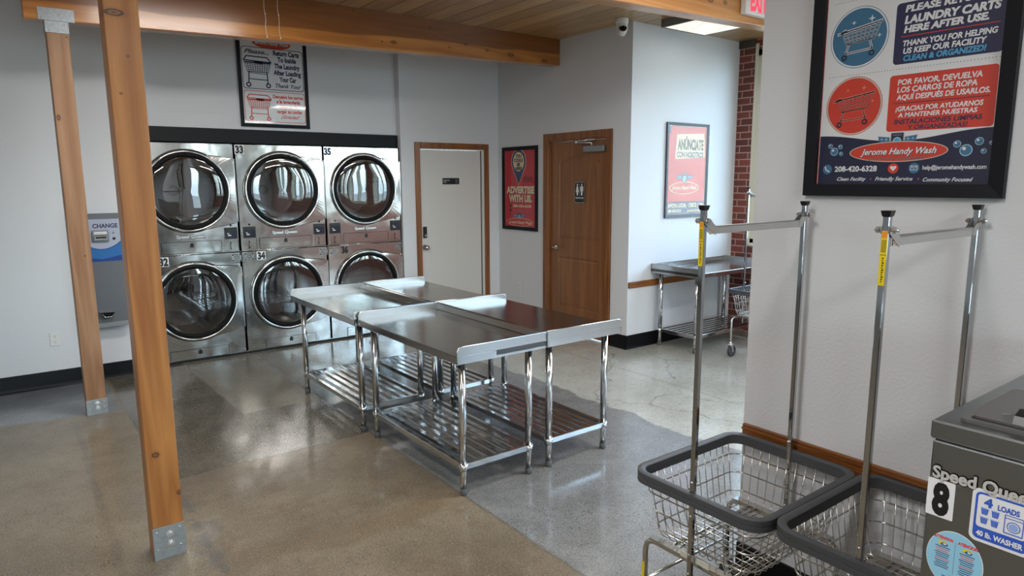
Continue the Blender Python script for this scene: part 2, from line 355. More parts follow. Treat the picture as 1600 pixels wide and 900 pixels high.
# ------------------------------------------------------------------ mesh builder
class MB:
    def __init__(s, M=None):
        s.v = []; s.f = []; s.mi = []; s.sm = []; s.mats = []; s.M = M or Matrix()
    def mat(s, name):
        if name not in s.mats: s.mats.append(name)
        return s.mats.index(name)
    def add(s, vs, fs, mat, smooth=False, M=None):
        T = s.M @ M if M is not None else s.M
        b = len(s.v); s.v += [tuple(T @ Vector(p)) for p in vs]
        k = s.mat(mat); s.f += [tuple(i+b for i in f) for f in fs]; s.mi += [k]*len(fs)
        s.sm += (smooth if isinstance(smooth, list) else [smooth]*len(fs))
        return s
    def box(s, x0, x1, y0, y1, z0, z1, mat, bev=0, M=None):
        if bev <= 0:
            vs = [(x, y, z) for x in (x0, x1) for y in (y0, y1) for z in (z0, z1)]
            return s.add(vs, [(0, 1, 3, 2), (4, 6, 7, 5), (0, 4, 5, 1), (2, 3, 7, 6), (0, 2, 6, 4), (1, 5, 7, 3)], mat, False, M)
        # chamfered box: 24 verts
        X = (x0, x1); Y = (y0, y1); Z = (z0, z1); vs = []; ix = {}
        for i in (0, 1):
            for j in (0, 1):
                for k in (0, 1):
                    si, sj, sk = 1-2*i, 1-2*j, 1-2*k
                    for ax, d in enumerate(((0, sj*bev, sk*bev), (si*bev, 0, sk*bev), (si*bev, sj*bev, 0))):
                        ix[(i, j, k, ax)] = len(vs); vs.append((X[i]+d[0], Y[j]+d[1], Z[k]+d[2]))
        fs = []
        for i in (0, 1): fs.append([ix[(i, j, k, 0)] for j, k in ((0, 0), (0, 1), (1, 1), (1, 0))])
        for j in (0, 1): fs.append([ix[(i, j, k, 1)] for i, k in ((0, 0), (1, 0), (1, 1), (0, 1))])
        for k in (0, 1): fs.append([ix[(i, j, k, 2)] for i, j in ((0, 0), (0, 1), (1, 1), (1, 0))])
        for i in (0, 1):
            for j in (0, 1): fs.append([ix[(i, j, 0, 0)], ix[(i, j, 1, 0)], ix[(i, j, 1, 1)], ix[(i, j, 0, 1)]])
            for k in (0, 1): fs.append([ix[(i, 0, k, 0)], ix[(i, 1, k, 0)], ix[(i, 1, k, 2)], ix[(i, 0, k, 2)]])
        for j in (0, 1):
            for k in (0, 1): fs.append([ix[(0, j, k, 1)], ix[(1, j, k, 1)], ix[(1, j, k, 2)], ix[(0, j, k, 2)]])
        for i in (0, 1):
            for j in (0, 1):
                for k in (0, 1): fs.append([ix[(i, j, k, a)] for a in (0, 1, 2)])
        return s.add(vs, [tuple(f) for f in fs], mat, False, M)
    def tube(s, pts, r, mat, n=8, closed=False, caps=True, M=None, rot=0):
        P = [Vector(p) for p in pts]; N = len(P); rs = r if isinstance(r, (list, tuple)) else [r]*N
        vs = []; fs = []; ref = None
        for i, p in enumerate(P):
            if closed: t = (P[(i+1) % N]-P[i-1])
            else: t = P[min(i+1, N-1)]-P[max(i-1, 0)]
            t = t.normalized() if t.length > 1e-9 else Vector((0, 0, 1))
            if ref is None: ref = Vector((0, 0, 1)) if abs(t.z) < .9 else Vector((1, 0, 0))
            a = (ref-t*ref.dot(t)); a = a.normalized() if a.length > 1e-6 else t.orthogonal().normalized()
            ref = a; b = t.cross(a)
            for k in range(n):
                an = 2*math.pi*k/n+rot; vs.append(p+(a*math.cos(an)+b*math.sin(an))*rs[i])
        L = N if closed else N-1
        for i in range(L):
            for k in range(n):
                fs.append((i*n+k, i*n+(k+1) % n, ((i+1) % N)*n+(k+1) % n, ((i+1) % N)*n+k))
        sm = [n > 4]*len(fs)
        if caps and not closed: fs.append(tuple(range(n))[::-1]); fs.append(tuple((N-1)*n+k for k in range(n))); sm += [False, False]
        return s.add(vs, fs, mat, sm, M)
    def lathe(s, prof, mat, n=32, M=None, smooth=True, closed=False):      # prof [(r,z)] about local z
        vs = []; fs = []
        for r, z in prof:
            for k in range(n): a = 2*math.pi*k/n; vs.append((r*math.cos(a), r*math.sin(a), z))
        N = len(prof)
        for i in range(N if closed else N-1):
            for k in range(n): fs.append((i*n+k, i*n+(k+1) % n, ((i+1) % N)*n+(k+1) % n, ((i+1) % N)*n+k))
        return s.add(vs, fs, mat, smooth, M)
    def prism(s, poly, z0, z1, mat, M=None):      # poly in local xy, extruded along z
        n = len(poly); vs = [(x, y, z0) for x, y in poly]+[(x, y, z1) for x, y in poly]
        fs = [tuple(range(n))[::-1], tuple(range(n, 2*n))]+[(i, (i+1) % n, n+(i+1) % n, n+i) for i in range(n)]
        return s.add(vs, fs, mat, False, M)
    def build(s, name, parent=None, loc=None):
        me = bpy.data.meshes.new(name); me.from_pydata(s.v, [], s.f)
        for k in s.mats: me.materials.append(MATS[k])
        me.polygons.foreach_set('material_index', s.mi); me.polygons.foreach_set('use_smooth', s.sm); me.update()
        o = bpy.data.objects.new(name, me); COL.objects.link(o)
        if parent: o.parent = parent
        if loc: o.location = loc
        return o
def T(x=0, y=0, z=0): return Matrix.Translation((x, y, z))
def RX(a): return Matrix.Rotation(a, 4, 'X')
def RY(a): return Matrix.Rotation(a, 4, 'Y')
def RZ(a): return Matrix.Rotation(a, 4, 'Z')
def tag(o, label=None, cat=None, group=None, kind=None):
    if label: o['label'] = label
    if cat: o['category'] = cat
    if group: o['group'] = group
    if kind: o['kind'] = kind
    return o
def thing(name, label, cat, loc=(0, 0, 0), rz=0, group=None):
    o = bpy.data.objects.new(name, None); COL.objects.link(o); o.location = loc; o.rotation_euler = (0, 0, rz)
    o.empty_display_size = .1
    return tag(o, label, cat, group)
def struct(name, mb): return tag(mb.build(name), kind='structure')
def copy_tree(o, parent=None):
    kids = [c for c in bpy.data.objects if c.parent == o]
    c = o.copy(); COL.objects.link(c); c.parent = parent
    for k in kids: copy_tree(k, c)
    return c

# ---- flat artwork: a print lies in local (u right, v up), layer k sits k*eps in front (local +z)
def rrect(x0, x1, y0, y1, r, n=5):
    r = min(r, (x1-x0)/2-1e-5, (y1-y0)/2-1e-5); out = []
    for cx, cy, a0 in ((x1-r, y1-r, 0), (x0+r, y1-r, 90), (x0+r, y0+r, 180), (x1-r, y0+r, 270)):
        for i in range(n+1): a = math.radians(a0+90*i/n); out.append((cx+r*math.cos(a), cy+r*math.sin(a)))
    return out
def ellipse(cx, cy, rx, ry, n=48): return [(cx+rx*math.cos(2*math.pi*i/n), cy+ry*math.sin(2*math.pi*i/n)) for i in range(n)]
_txt = {}
def text_geo(body, bold=.012, space=1.0, slant=0):
    key = (body, bold, space, slant)
    if key not in _txt:
        c = bpy.data.curves.new('t', 'FONT'); c.body = body; c.offset = min(.055, bold*1.25+.008); c.space_character = space; c.resolution_u = 3
        c.shear = slant; c.fill_mode = 'FRONT'
        o = bpy.data.objects.new('t', c); COL.objects.link(o)
        me = bpy.data.meshes.new_from_object(o.evaluated_get(bpy.context.evaluated_depsgraph_get()))
        vs = [(v.co.x, v.co.y) for v in me.vertices]; fs = [tuple(p.vertices) for p in me.polygons]
        bpy.data.objects.remove(o); bpy.data.curves.remove(c); bpy.data.meshes.remove(me)
        _txt[key] = (vs, fs)
    return _txt[key]
class Art(MB):
    eps = .00035
    def poly(s, pts, k, mat):
        s.add([(x, y, k*s.eps) for x, y in pts], [tuple(range(len(pts)))], mat); return s
    def rect(s, x0, x1, y0, y1, k, mat): return s.poly([(x0, y0), (x1, y0), (x1, y1), (x0, y1)], k, mat)
    def ring(s, outer, inner, k, mat):
        n = len(outer); vs = [(x, y, k*s.eps) for x, y in outer+inner]
        s.add(vs, [(i, (i+1) % n, n+(i+1) % n, n+i) for i in range(n)], mat); return s
    def stroke(s, pts, w, k, mat):
        for (x0, y0), (x1, y1) in zip(pts, pts[1:]):
            dx, dy = x1-x0, y1-y0; L = math.hypot(dx, dy) or 1; nx, ny = -dy/L*w/2, dx/L*w/2
            ex, ey = dx/L*w*.35, dy/L*w*.35
            s.poly([(x0+nx-ex, y0+ny-ey), (x0-nx-ex, y0-ny-ey), (x1-nx+ex, y1-ny+ey), (x1+nx+ex, y1+ny+ey)], k, mat)
        return s
    def text(s, body, x0, x1, y0, y1, k, mat, bold=.012, slant=0, space=1.0, capfit=True):
        """fit the string between x0..x1; y0 = baseline, y1 = cap height"""
        vs, fs = text_geo(body, bold, space, slant)
        if not vs: return s
        xs = [v[0] for v in vs]; a, b = min(xs), max(xs); sx = (x1-x0)/(b-a); sy = (y1-y0)/.70
        s.add([(x0+(x-a)*sx, y0+y*sy, k*s.eps) for x, y in vs], fs, mat); return s

# ------------------------------------------------------------------ setting: floor, walls, ceiling
XB, YA, YD, XN, CZ = 4.92, 4.632, 6.813, 2.41, 3.17
LW = 6.70; JX = 3.588; HY = 6.90
struct('floor', MB().box(WX-.2, EX+.2, SY-.2, 8.0, -.12, 0, 'polished_concrete'))
mb = MB()
x = .04+.2*math.ceil((WX-.04)/.2)
mb.box(WX-.2, EX+.2, SY-.2, 8.0, CZ+.012, CZ+.1, 'dark_gap')
while x < EX:
    mb.box(x+.003, x+.197, SY, 7.99, CZ, CZ+.02, 'ceiling_planks', .003); x += .2
struct('ceiling', mb)
struct('wall_north_left', MB().box(WX, .93, LW, LW+.15, 0, CZ+.05, 'wall_paint').box(.83, .93, LW+.15, 7.95, 0, CZ+.05, 'wall_paint'))
struct('wall_over_dryers', MB().box(.93, JX, HY, HY+.12, 2.075, CZ+.05, 'wall_paint'))
struct('wall_dryer_alcove', MB().box(.83, JX, 7.85, 7.95, 0, CZ+.05, 'wall_paint'))
DX0, DX1, DZ = 3.822, 4.70, 2.06      # white door opening
mb = MB().box(JX, DX0, YD, YD+.15, 0, CZ+.05, 'wall_paint').box(DX1, XB, YD, YD+.15, 0, CZ+.05, 'wall_paint')
mb.box(DX0, DX1, YD, YD+.15, DZ, CZ+.05, 'wall_paint')
struct('wall_north_door', mb)
struct('wall_alcove_side', MB().box(JX+.002, JX+.1, YD+.15, 7.95, 0, CZ+.05, 'wall_paint'))
WY0, WY1, WZ = 4.945, 5.86, 2.125      # wooden door opening in the side wall
mb = MB().box(XB, XB+.15, WY1, YD+.15, 0, CZ+.05, 'wall_paint').box(XB, XB+.15, YA, WY0, 0, CZ+.05, 'wall_paint')
mb.box(XB, XB+.15, WY0, WY1, WZ, CZ+.05, 'wall_paint')
struct('wall_restroom_side', mb)
struct('wall_north_east', MB().box(XB+.15, EX+.05, YA, YA+.15, 0, CZ+.05, 'wall_paint'))
# east wall: brick with windows
mb = MB(); SILL, HEAD = 1.0, 3.06
mb.box(EX, EX+.22, SY, YA, 0, SILL, 'brick').box(EX, EX+.22, SY, YA, HEAD, CZ+.05, 'brick')
ys = sorted([SY, YA]+[v for w in EAST_WINS for v in w])
for a, b in zip(ys[::2], ys[1::2]): mb.box(EX, EX+.22, a, b, SILL, HEAD, 'brick')
struct('wall_east_brick', mb)
def window_x(i, a, b):
    m = MB()
    for y0, y1, z0, z1 in ((a, a+.07, SILL, HEAD), (b-.07, b, SILL, HEAD), (a, b, SILL, SILL+.05), (a, b, HEAD-.07, HEAD), ((a+b)/2-.025, (a+b)/2+.025, SILL, HEAD)):
        m.box(EX-.005, EX+.14, y0, y1, z0, z1, 'cream_paint', .004)
    m.box(EX-.03, EX+.1, a-.02, b+.02, SILL-.035, SILL, 'cream_paint', .006)
    o = struct('window_%d' % i, m)
    g = MB().box(EX+.08, EX+.086, a+.07, b-.07, SILL+.05, HEAD-.07, 'window_glass').build('window_pane', o)
for i, (a, b) in enumerate(EAST_WINS): window_x(i+1, a, b)
# south wall
mb = MB(); S0, S1 = .45, 3.05
mb.box(WX, EX, SY-.15, SY, 0, S0, 'wall_paint').box(WX, EX, SY-.15, SY, S1, CZ+.05, 'wall_paint')
xs = sorted([WX, EX]+[v for w in SOUTH_WINS for v in w])
for a, b in zip(xs[::2], xs[1::2]): mb.box(a, b, SY-.15, SY, S0, S1, 'wall_paint')
struct('wall_south', mb)
for i, (a, b) in enumerate(SOUTH_WINS):
    m = MB()
    for x0, x1, z0, z1 in ((a, a+.06, S0, S1), (b-.06, b, S0, S1), (a, b, S0, S0+.06), (a, b, S1-.06, S1), ((a+b)/2-.025, (a+b)/2+.025, S0, S1)):
        m.box(x0, x1, SY-.13, SY+.01, z0, z1, 'cream_paint', .004)
    o = struct('window_%d' % (i+5), m)
    MB().box(a+.06, b-.06, SY-.086, SY-.08, S0+.06, S1-.06, 'window_glass').build('window_pane', o)
struct('wall_west', MB().box(WX-.15, WX, SY-.15, LW+.15, 0, CZ+.05, 'wall_paint'))
struct('wall_partition', MB().box(XN, XN+.16, -2.6, 1.59, 0, CZ+.01, 'wall_paint'))
# baseboards (black vinyl cove), with a small outward toe
def base(name, pts, h=.14):      # polyline of wall-foot corners; room lies to the right of travel
    m = MB(); t = .012
    for (x0, y0), (x1, y1) in zip(pts, pts[1:]):
        dx, dy = x1-x0, y1-y0; L = math.hypot(dx, dy); ang = math.atan2(dy, dx)
        prof = [(0, 0), (-.022, 0), (-.014, .012), (-t*.8, .03), (-t*.6, h-.004), (0, h)]
        vs = []
        for e in (0, L):
            for p, z in prof: vs.append((e+(0 if e == 0 else 0), p, z))
        k = len(prof); fs = [tuple(range(k)), tuple(range(k, 2*k))[::-1]]+[(i, (i+1) % k, k+(i+1) % k, k+i) for i in range(k)]
        m.add(vs, fs, 'trim_black', False, T(x0, y0, 0) @ RZ(ang))
    return struct(name, m)
base('baseboard_north_left', [(WX, LW), (.93, LW)])
base('baseboard_north_door', [(JX, YD), (3.75, YD)]); base('baseboard_north_corner', [(4.80, YD), (XB, YD)])
base('baseboard_restroom_side', [(XB, YD), (XB, WY1+.075)])
base('baseboard_restroom_corner', [(XB, WY0-.075), (XB, YA-.012)])
base('baseboard_north_east', [(XB-.012, YA), (EX, YA)])
base('baseboard_partition', [(XN, 1.59), (XN, -2.6)], .15)
# chair rails
def rail(name, x0, x1, y0, y1, z0, z1, mat, ax):
    m = MB().box(x0, x1, y0, y1, z0, z1, mat, .004)
    d = (z1-z0)/4
    if ax == 'x':
        for k in (1, 2.6): m.box(x0, x1, y0-.004, y1, z0+k*d, z0+k*d+d*.6, mat, .0015)
    else:
        for k in (1, 2.6): m.box(x0-.004, x1, y0, y1, z0+k*d, z0+k*d+d*.6, mat, .0015)
    return struct(name, m)
rail('trim_1', XB+.005, EX, YA-.016, YA, .622, .686, 'rail_wood_x', 'x')
rail('trim_2', XN-.018, XN, -2.6, 1.585, .622, .690, 'rail_wood_y', 'y')
struct('trim_3', MB().box(.932, JX-.004, 6.872, HY, 2.062, 2.195, 'trim_black', .003))   # black header over the dryers
struct('trim_4', MB().box(EX-.02, EX+.01, 4.43, YA, 3.09, CZ, 'steel_post').box(EX-.012, EX, 4.395, 4.43, SILL-.02, 3.12, 'cream_paint', .003))

# ---- beams and posts (timber frame)
def beam(name, label, x0, x1, y0, y1, zb0, zb1, zt, mat='beam_wood'):
    vs = [(x0, y0, zb0), (x1, y0, zb1), (x1, y1, zb1), (x0, y1, zb0), (x0, y0, zt), (x1, y0, zt), (x1, y1, zt), (x0, y1, zt)]
    o = MB().add(vs, [(0, 3, 2, 1), (4, 5, 6, 7), (0, 1, 5, 4), (1, 2, 6, 5), (2, 3, 7, 6), (3, 0, 4, 7)], mat).build(name)
    b = o.modifiers.new('b', 'BEVEL'); b.width = .006; b.segments = 2
    return tag(o, label, 'beam', 'timber ceiling beams')
beam('timber_beam', 'glossy wooden ceiling beam resting on the pale post with the bracket', .24, 4.92, 5.68, 5.815, 2.775, 2.905, CZ+.005)
beam('timber_beam', 'wooden ceiling beam nearest the camera, behind the exit sign', .24, EX, 3.24, 3.375, 2.74, 2.93, CZ+.005, 'beam_wood_light')
def post(name, label, x0, y0, w, d, top, mat, plate_h, bracket, ax):
    t = thing(name, label, 'post', (x0+w/2, y0+d/2, 0), group='timber posts')
    MB().box(-w/2, w/2, -d/2, d/2, .004, top, mat, .004).build('shaft', t)
    b = MB().box(-w/2-.002, w/2+.004, -d/2-.006, -d/2, .003, plate_h, 'galvanised', .001).box(-w/2, w/2, d/2, d/2+.006, .003, plate_h, 'galvanised')
    b.box(-w/2-.002, w/2+.002, -d/2-.004, d/2+.004, 0, .004, 'galvanised')
    for px_, pz in ((-.05, plate_h-.02), (.045, plate_h-.018), (-.05, .05), (.045, .05)):
        b.lathe([(.004, 0), (.004, .002), (0, .002)], 'zinc', 8, T(px_, -d/2-.006, pz) @ RX(H))
    pl = b.build('base_plate', t)
    for k, pz in enumerate((plate_h*.76, plate_h*.46)):
        n = MB(); M = T(.005, -d/2-.006, pz) @ RX(H)
        n.lathe([(.0, .0), (.017, 0), (.017, .003), (.0, .003)], 'zinc', 24, M, False)
        n.lathe([(.0105, .003), (.0105, .011), (.009, .012), (0, .012)], 'zinc', 6, M, False)
        n.lathe([(.0055, .01), (.0055, .018), (0, .018)], 'zinc', 12, M, False)
        n.build('bolt', pl)
    if bracket:
        c = MB(); zb = bracket
        c.box(-w/2-.003, w/2+.003, -d/2-.004, -d/2, zb-.085, zb+.005, 'galvanised', .001)
        c.box(w/2, w/2+.004, -d/2, d/2, zb-.085, zb, 'galvanised').box(-w/2-.004, -w/2, -d/2, d/2, zb-.085, zb, 'galvanised')
        c.box(-w/2-.038, w/2+.042, -d/2-.008, -d/2-.004, zb-.008, zb+.075, 'galvanised', .0015)
        for i in range(9):
            c.lathe([(.0035, 0), (.003, .003), (0, .0035)], 'zinc', 8, T(-.085+.021*i, -d/2-.008, zb+.01+.05*((i*37 % 10)/10)) @ RX(H))
        for i in range(4): c.lathe([(.0035, 0), (.003, .003), (0, .0035)], 'zinc', 8, T(-.045+.03*i, -d/2-.004, zb-.07+.04*(i % 2)) @ RX(H))
        c.build('beam_bracket', t)
    return t
post('timber_post', 'pale wooden post with metal cap bracket, standing near the change machine', .357, 5.685, .130, .130, 2.782, 'post_wood_pale', .115, 2.785, 0)
post('timber_post', 'orange-toned wooden post nearest the camera, running up past the photo top', .401, 3.24, .128, .130, 2.747, 'post_wood', .155, None, 0)

# ------------------------------------------------------------------ doors
def white_door():
    dr = MB().box(DX0+.004, DX1-.03, YD+.02, YD+.06, .01, DZ-.012, 'white_door', .002)
    for x0, x1, z0, z1 in ((.12, .40, 1.3, 1.86), (.47, .75, 1.3, 1.86), (.12, .40, .55, 1.2), (.47, .75, .55, 1.2), (.12, .40, .12, .46), (.47, .75, .12, .46)):
        fr = rrect(x0, x1, z0, z1, .004, 1)
        dr.prism([(p[0], p[1]) for p in rrect(x0+.012, x1-.012, z0+.012, z1-.012, .004, 1)], 0, .0012, 'white_door', T(DX0, YD+.02, 0) @ RX(H))
    o = struct('door_1', dr)
    c = MB(); w = .066
    for x0, x1, z0, z1 in ((DX0-w, DX0, 0, DZ+w), (DX1, DX1+w, 0, DZ+w), (DX0, DX1, DZ, DZ+w)):
        c.box(x0, x1, YD-.016, YD, z0, z1, 'casing_wood', .004)
    c.build('door_casing', o)
    j = MB().box(DX1-.03, DX1, YD, YD+.08, 0, DZ, 'white_door').box(DX1-.038, DX1-.03, YD+.015, YD+.05, 0, DZ-.01, 'dark_gap')
    j.box(DX0, DX1-.03, YD, YD+.015, DZ-.012, DZ, 'white_door').build('door_jamb', o)
    MB().box(3.853, 3.898, YD, YD+.02, 1.045, 1.175, 'plastic_black', .004).box(3.862, 3.888, YD-.008, YD, 1.06, 1.09, 'nickel', .003)\
        .build('keypad_lock', o)
    k = MB(); M = T(3.875, YD+.02, .935) @ RX(H)
    k.lathe([(0, 0), (.032, 0), (.032, .008), (.014, .012), (.012, .035), (.024, .042), (.029, .055), (.024, .066), (0, .07)], 'nickel', 24, M)
    k.build('door_knob', o)
    s = Art(T(4.128, YD+.0195, 1.655) @ RX(H)); s.prism(rrect(0, .228, 0, .072, .004), 0, .003, 'plastic_black')
    s.eps = .0004
    s.text('Employees', .012, .095, .042, .054, 9, 'sticker_white', .01); s.text('Only', .012, .05, .020, .032, 9, 'sticker_white', .01)
    s.ring(rrect(.175, .205, .014, .058, .01), rrect(.179, .201, .018, .054, .008), 9, 'ink_grey'); s.rect(.187, .193, .022, .05, 9, 'ink_grey')
    s.build('door_sign', o)
white_door()

def arch_poly(y0, y1, z0, z1, rise, n=14):
    pts = [(y0, z0), (y1, z0)]
    for i in range(n+1):
        t = i/n; pts.append((y1+(y0-y1)*t, z1+rise*math.sin(math.pi*t)**.9 if 0 < t < 1 else z1))
    return pts
def frame_strip(mb, outer, inner, h0, h1, mat, M):      # ring between two equal-length outlines, inner edge sunk
    n = len(outer); vs = [(x, y, h1) for x, y in outer]+[(x, y, h0) for x, y in inner]
    mb.add(vs, [(i, (i+1) % n, n+(i+1) % n, n+i) for i in range(n)], mat, False, M)
def wood_door():
    # door plane: X = XD, local u = along -Y from hinge, v = z ; normal -X
    XD = XB+.035; M = T(XD, WY1-.018, 0) @ RZ(-H) @ RX(H)      # local x -> -Y, local y -> Z, local z -> -X... 
    wd = WY1-WY0-.036
    d = MB().box(XD+.001, XD+.04, WY0+.018, WY1-.018, .01, WZ-.02, 'door_wood')
    hgt = WZ-.02
    # stile-and-rail face built as a plate with two sunk panels
    P1 = arch_poly(.125, wd-.10, 1.055, 1.885, .075); P2 = [(.125, .285), (wd-.10, .285), (wd-.10, .865), (.125, .865)]
    def ins(poly, d_):
        cx = sum(p[0] for p in poly)/len(poly); cz = sum(p[1] for p in poly)/len(poly)
        xs = [p[0] for p in poly]; zs = [p[1] for p in poly]; sx = 1-2*d_/(max(xs)-min(xs)); sz = 1-2*d_/(max(zs)-min(zs))
        mx, mz = (max(xs)+min(xs))/2, (max(zs)+min(zs))/2
        return [(mx+(p[0]-mx)*sx, mz+(p[1]-mz)*sz) for p in poly]
    for P in (P1, P2):
        frame_strip(d, P, ins(P, .010), .0125, .0125, 'door_wood', M)
        frame_strip(d, ins(P, .010), ins(P, .02), .002, .0125, 'door_wood', M)
        frame_strip(d, ins(P, .02), ins(P, .05), .008, .002, 'door_wood', M)
        I = ins(P, .05); d.add([(x, y, .008) for x, y in I], [tuple(range(len(I)))], 'door_wood', False, M)
    # rails/stiles as boxes around the panels (arched top filled by fan)
    def slab(u0, u1, v0, v1): d.box(u0, u1, v0, v1, 0, .0125, 'door_wood', 0, M)
    slab(0, .125, .01, hgt); slab(wd-.10, wd, .01, hgt); slab(.125, wd-.10, .01, .285); slab(.125, wd-.10, .865, 1.055)
    top = P1[2:]; n = len(top)
    vs = [(x, y, .0125) for x, y in top]+[(x, hgt, .0125) for x, y in top]
    d.add(vs, [(i, i+1, n+i+1, n+i) for i in range(n-1)], 'door_wood', False, M)
    o = struct('door_2', d)
    c = MB(); w = .075
    for y0, y1, z0, z1 in ((WY0-w, WY0, 0, WZ+w), (WY1, WY1+w, 0, WZ+w), (WY0, WY1, WZ, WZ+w)):
        c.box(XB-.016, XB, y0, y1, z0, z1, 'casing_wood', .004)
    c.box(XB-.022, XB, WY0-w, WY0-w+.012, 0, WZ+w, 'casing_wood', .003).box(XB-.022, XB, WY1+w-.012, WY1+w, 0, WZ+w, 'casing_wood', .003)
    c.build('door_casing', o)
    j = MB()
    for y0, y1, z0, z1 in ((WY0, WY0+.018, 0, WZ), (WY1-.018, WY1, 0, WZ), (WY0, WY1, WZ-.018, WZ)):
        j.box(XB, XB+.12, y0, y1, z0, z1, 'casing_wood')
    j.build('door_jamb', o)
    h = MB(); hy, hz = 5.765, .955; Mh = T(XD-.0125, hy, hz) @ RY(-H)
    h.lathe([(0, 0), (.033, 0), (.033, .006), (.028, .011), (.013, .014), (.011, .05), (0, .05)], 'nickel', 28, Mh)
    h.tube([(XD-.0125-.045, hy+.004, hz), (XD-.0125-.048, hy-.02, hz+.002), (XD-.06, hy-.06, hz+.001), (XD-.058, hy-.11, hz-.004)], [.010, .010, .009, .006], 'nickel', 12)
    h.build('lever_handle', o)
    cl = MB().box(XD-.055, XD-.0125, 4.985, 5.285, 1.985, 2.045, 'silver_paint', .004)
    cb = cl.build('door_closer', o)
    a = MB(); a.tube([(XD-.05, 5.16, 2.05), (XD-.05, 5.16, 2.075)], .009, 'zinc', 10)
    a.tube([(XD-.055, 5.16, 2.075), (XD-.11, 5.33, 2.082)], .006, 'zinc', 8).tube([(XD-.11, 5.33, 2.090), (XB-.02, 5.22, 2.105)], .006, 'zinc', 8)
    a.lathe([(0, 0), (.011, 0), (.011, .016), (0, .016)], 'zinc', 12, T(XD-.11, 5.33, 2.076), False)
    a.box(XB-.03, XB-.008, 5.12, 5.24, 2.098, 2.115, 'zinc', .002)
    a.build('closer_arm', cb)
    s = Art(T(XD-.0125, 5.450, 1.455) @ RZ(-H) @ RX(H)); s.prism(rrect(0, .158, 0, .222, .012), 0, .004, 'plastic_black'); s.eps = .0005
    s.ring(rrect(.003, .155, .003, .219, .01), rrect(.006, .152, .006, .216, .008), 9, 'sticker_white')
    for cx, sk in ((.045, 1), (.113, 0)):
        s.poly(ellipse(cx, .192, .011, .012, 16), 9, 'sticker_white')
        if sk: s.poly([(cx-.012, .176), (cx+.012, .176), (cx+.024, .112), (cx+.012, .112), (cx+.012, .08), (cx-.012, .08), (cx-.012, .112), (cx-.024, .112)], 9, 'sticker_white')
        else: s.poly([(cx-.022, .176), (cx+.022, .176), (cx+.022, .122), (cx+.013, .122), (cx+.012, .08), (cx-.012, .08), (cx-.013, .122), (cx-.022, .122)], 9, 'sticker_white')
    s.rect(.078, .081, .08, .2, 9, 'sticker_white'); s.text('RESTROOM', .02, .138, .046, .062, 9, 'sticker_white', .02)
    for i in range(8): s.poly(ellipse(.03+i*.013, .03, .0022, .0022, 8), 9, 'ink_grey')
    s.build('restroom_sign', o)
wood_door()

# ------------------------------------------------------------------ stacked dryers
DW, DH, DF = .880, 2.055, 6.850       # pitch, height, front plane
CXL, RR = .445, .374
def tab_outline(cz, n=96, R=RR, grow=0):      # circle joined to a hinge tab on the right (local x,z)
    poly = [(.50, .374), (.565, .340), (.868, .306), (.872, -.304), (.62, -.352), (.50, -.374)]
    out = []
    for i in range(n):
        a = 2*math.pi*i/n; c, s_ = math.cos(a), math.sin(a); r = R
        for (x0, y0), (x1, y1) in zip(poly, poly[1:]):
            x0 -= CXL; x1 -= CXL; dx, dy = x1-x0, y1-y0; den = c*dy-s_*dx
            if abs(den) < 1e-9: continue
            t = (x0*dy-y0*dx)/den; u = (x0*s_-y0*c)/den
            if t > 0 and 0 <= u <= 1: r = max(r, t)
        out.append((CXL+(r+grow)*c, cz+(r+grow)*s_))
    return out
def plate_hole(mb, x0, x1, z0, z1, cx, cz, r, y, mat, n=64):
    inner = []; outer = []
    for i in range(n):
        a = 2*math.pi*i/n; c, s_ = math.cos(a), math.sin(a); inner.append((cx+r*c, y, cz+r*s_))
        t = min(((x1-cx)/c if c > 1e-9 else (x0-cx)/c if c < -1e-9 else 1e9), ((z1-cz)/s_ if s_ > 1e-9 else (z0-cz)/s_ if s_ < -1e-9 else 1e9))
        outer.append((cx+t*c, y, cz+t*s_))
    vs = inner+outer; fs = [(i, n+i, n+(i+1) % n, (i+1) % n) for i in range(n)]
    for X_, Z_ in ((x1, z1), (x0, z1), (x0, z0), (x1, z0)):
        a = math.atan2(Z_-cz, X_-cx) % (2*math.pi); i = int(a/(2*math.pi)*n); vs.append((X_, y, Z_)); fs.append((n+i, len(vs)-1, n+(i+1) % n))
    mb.add(vs, fs, mat)
LOGO_N = 'Speed Queen'
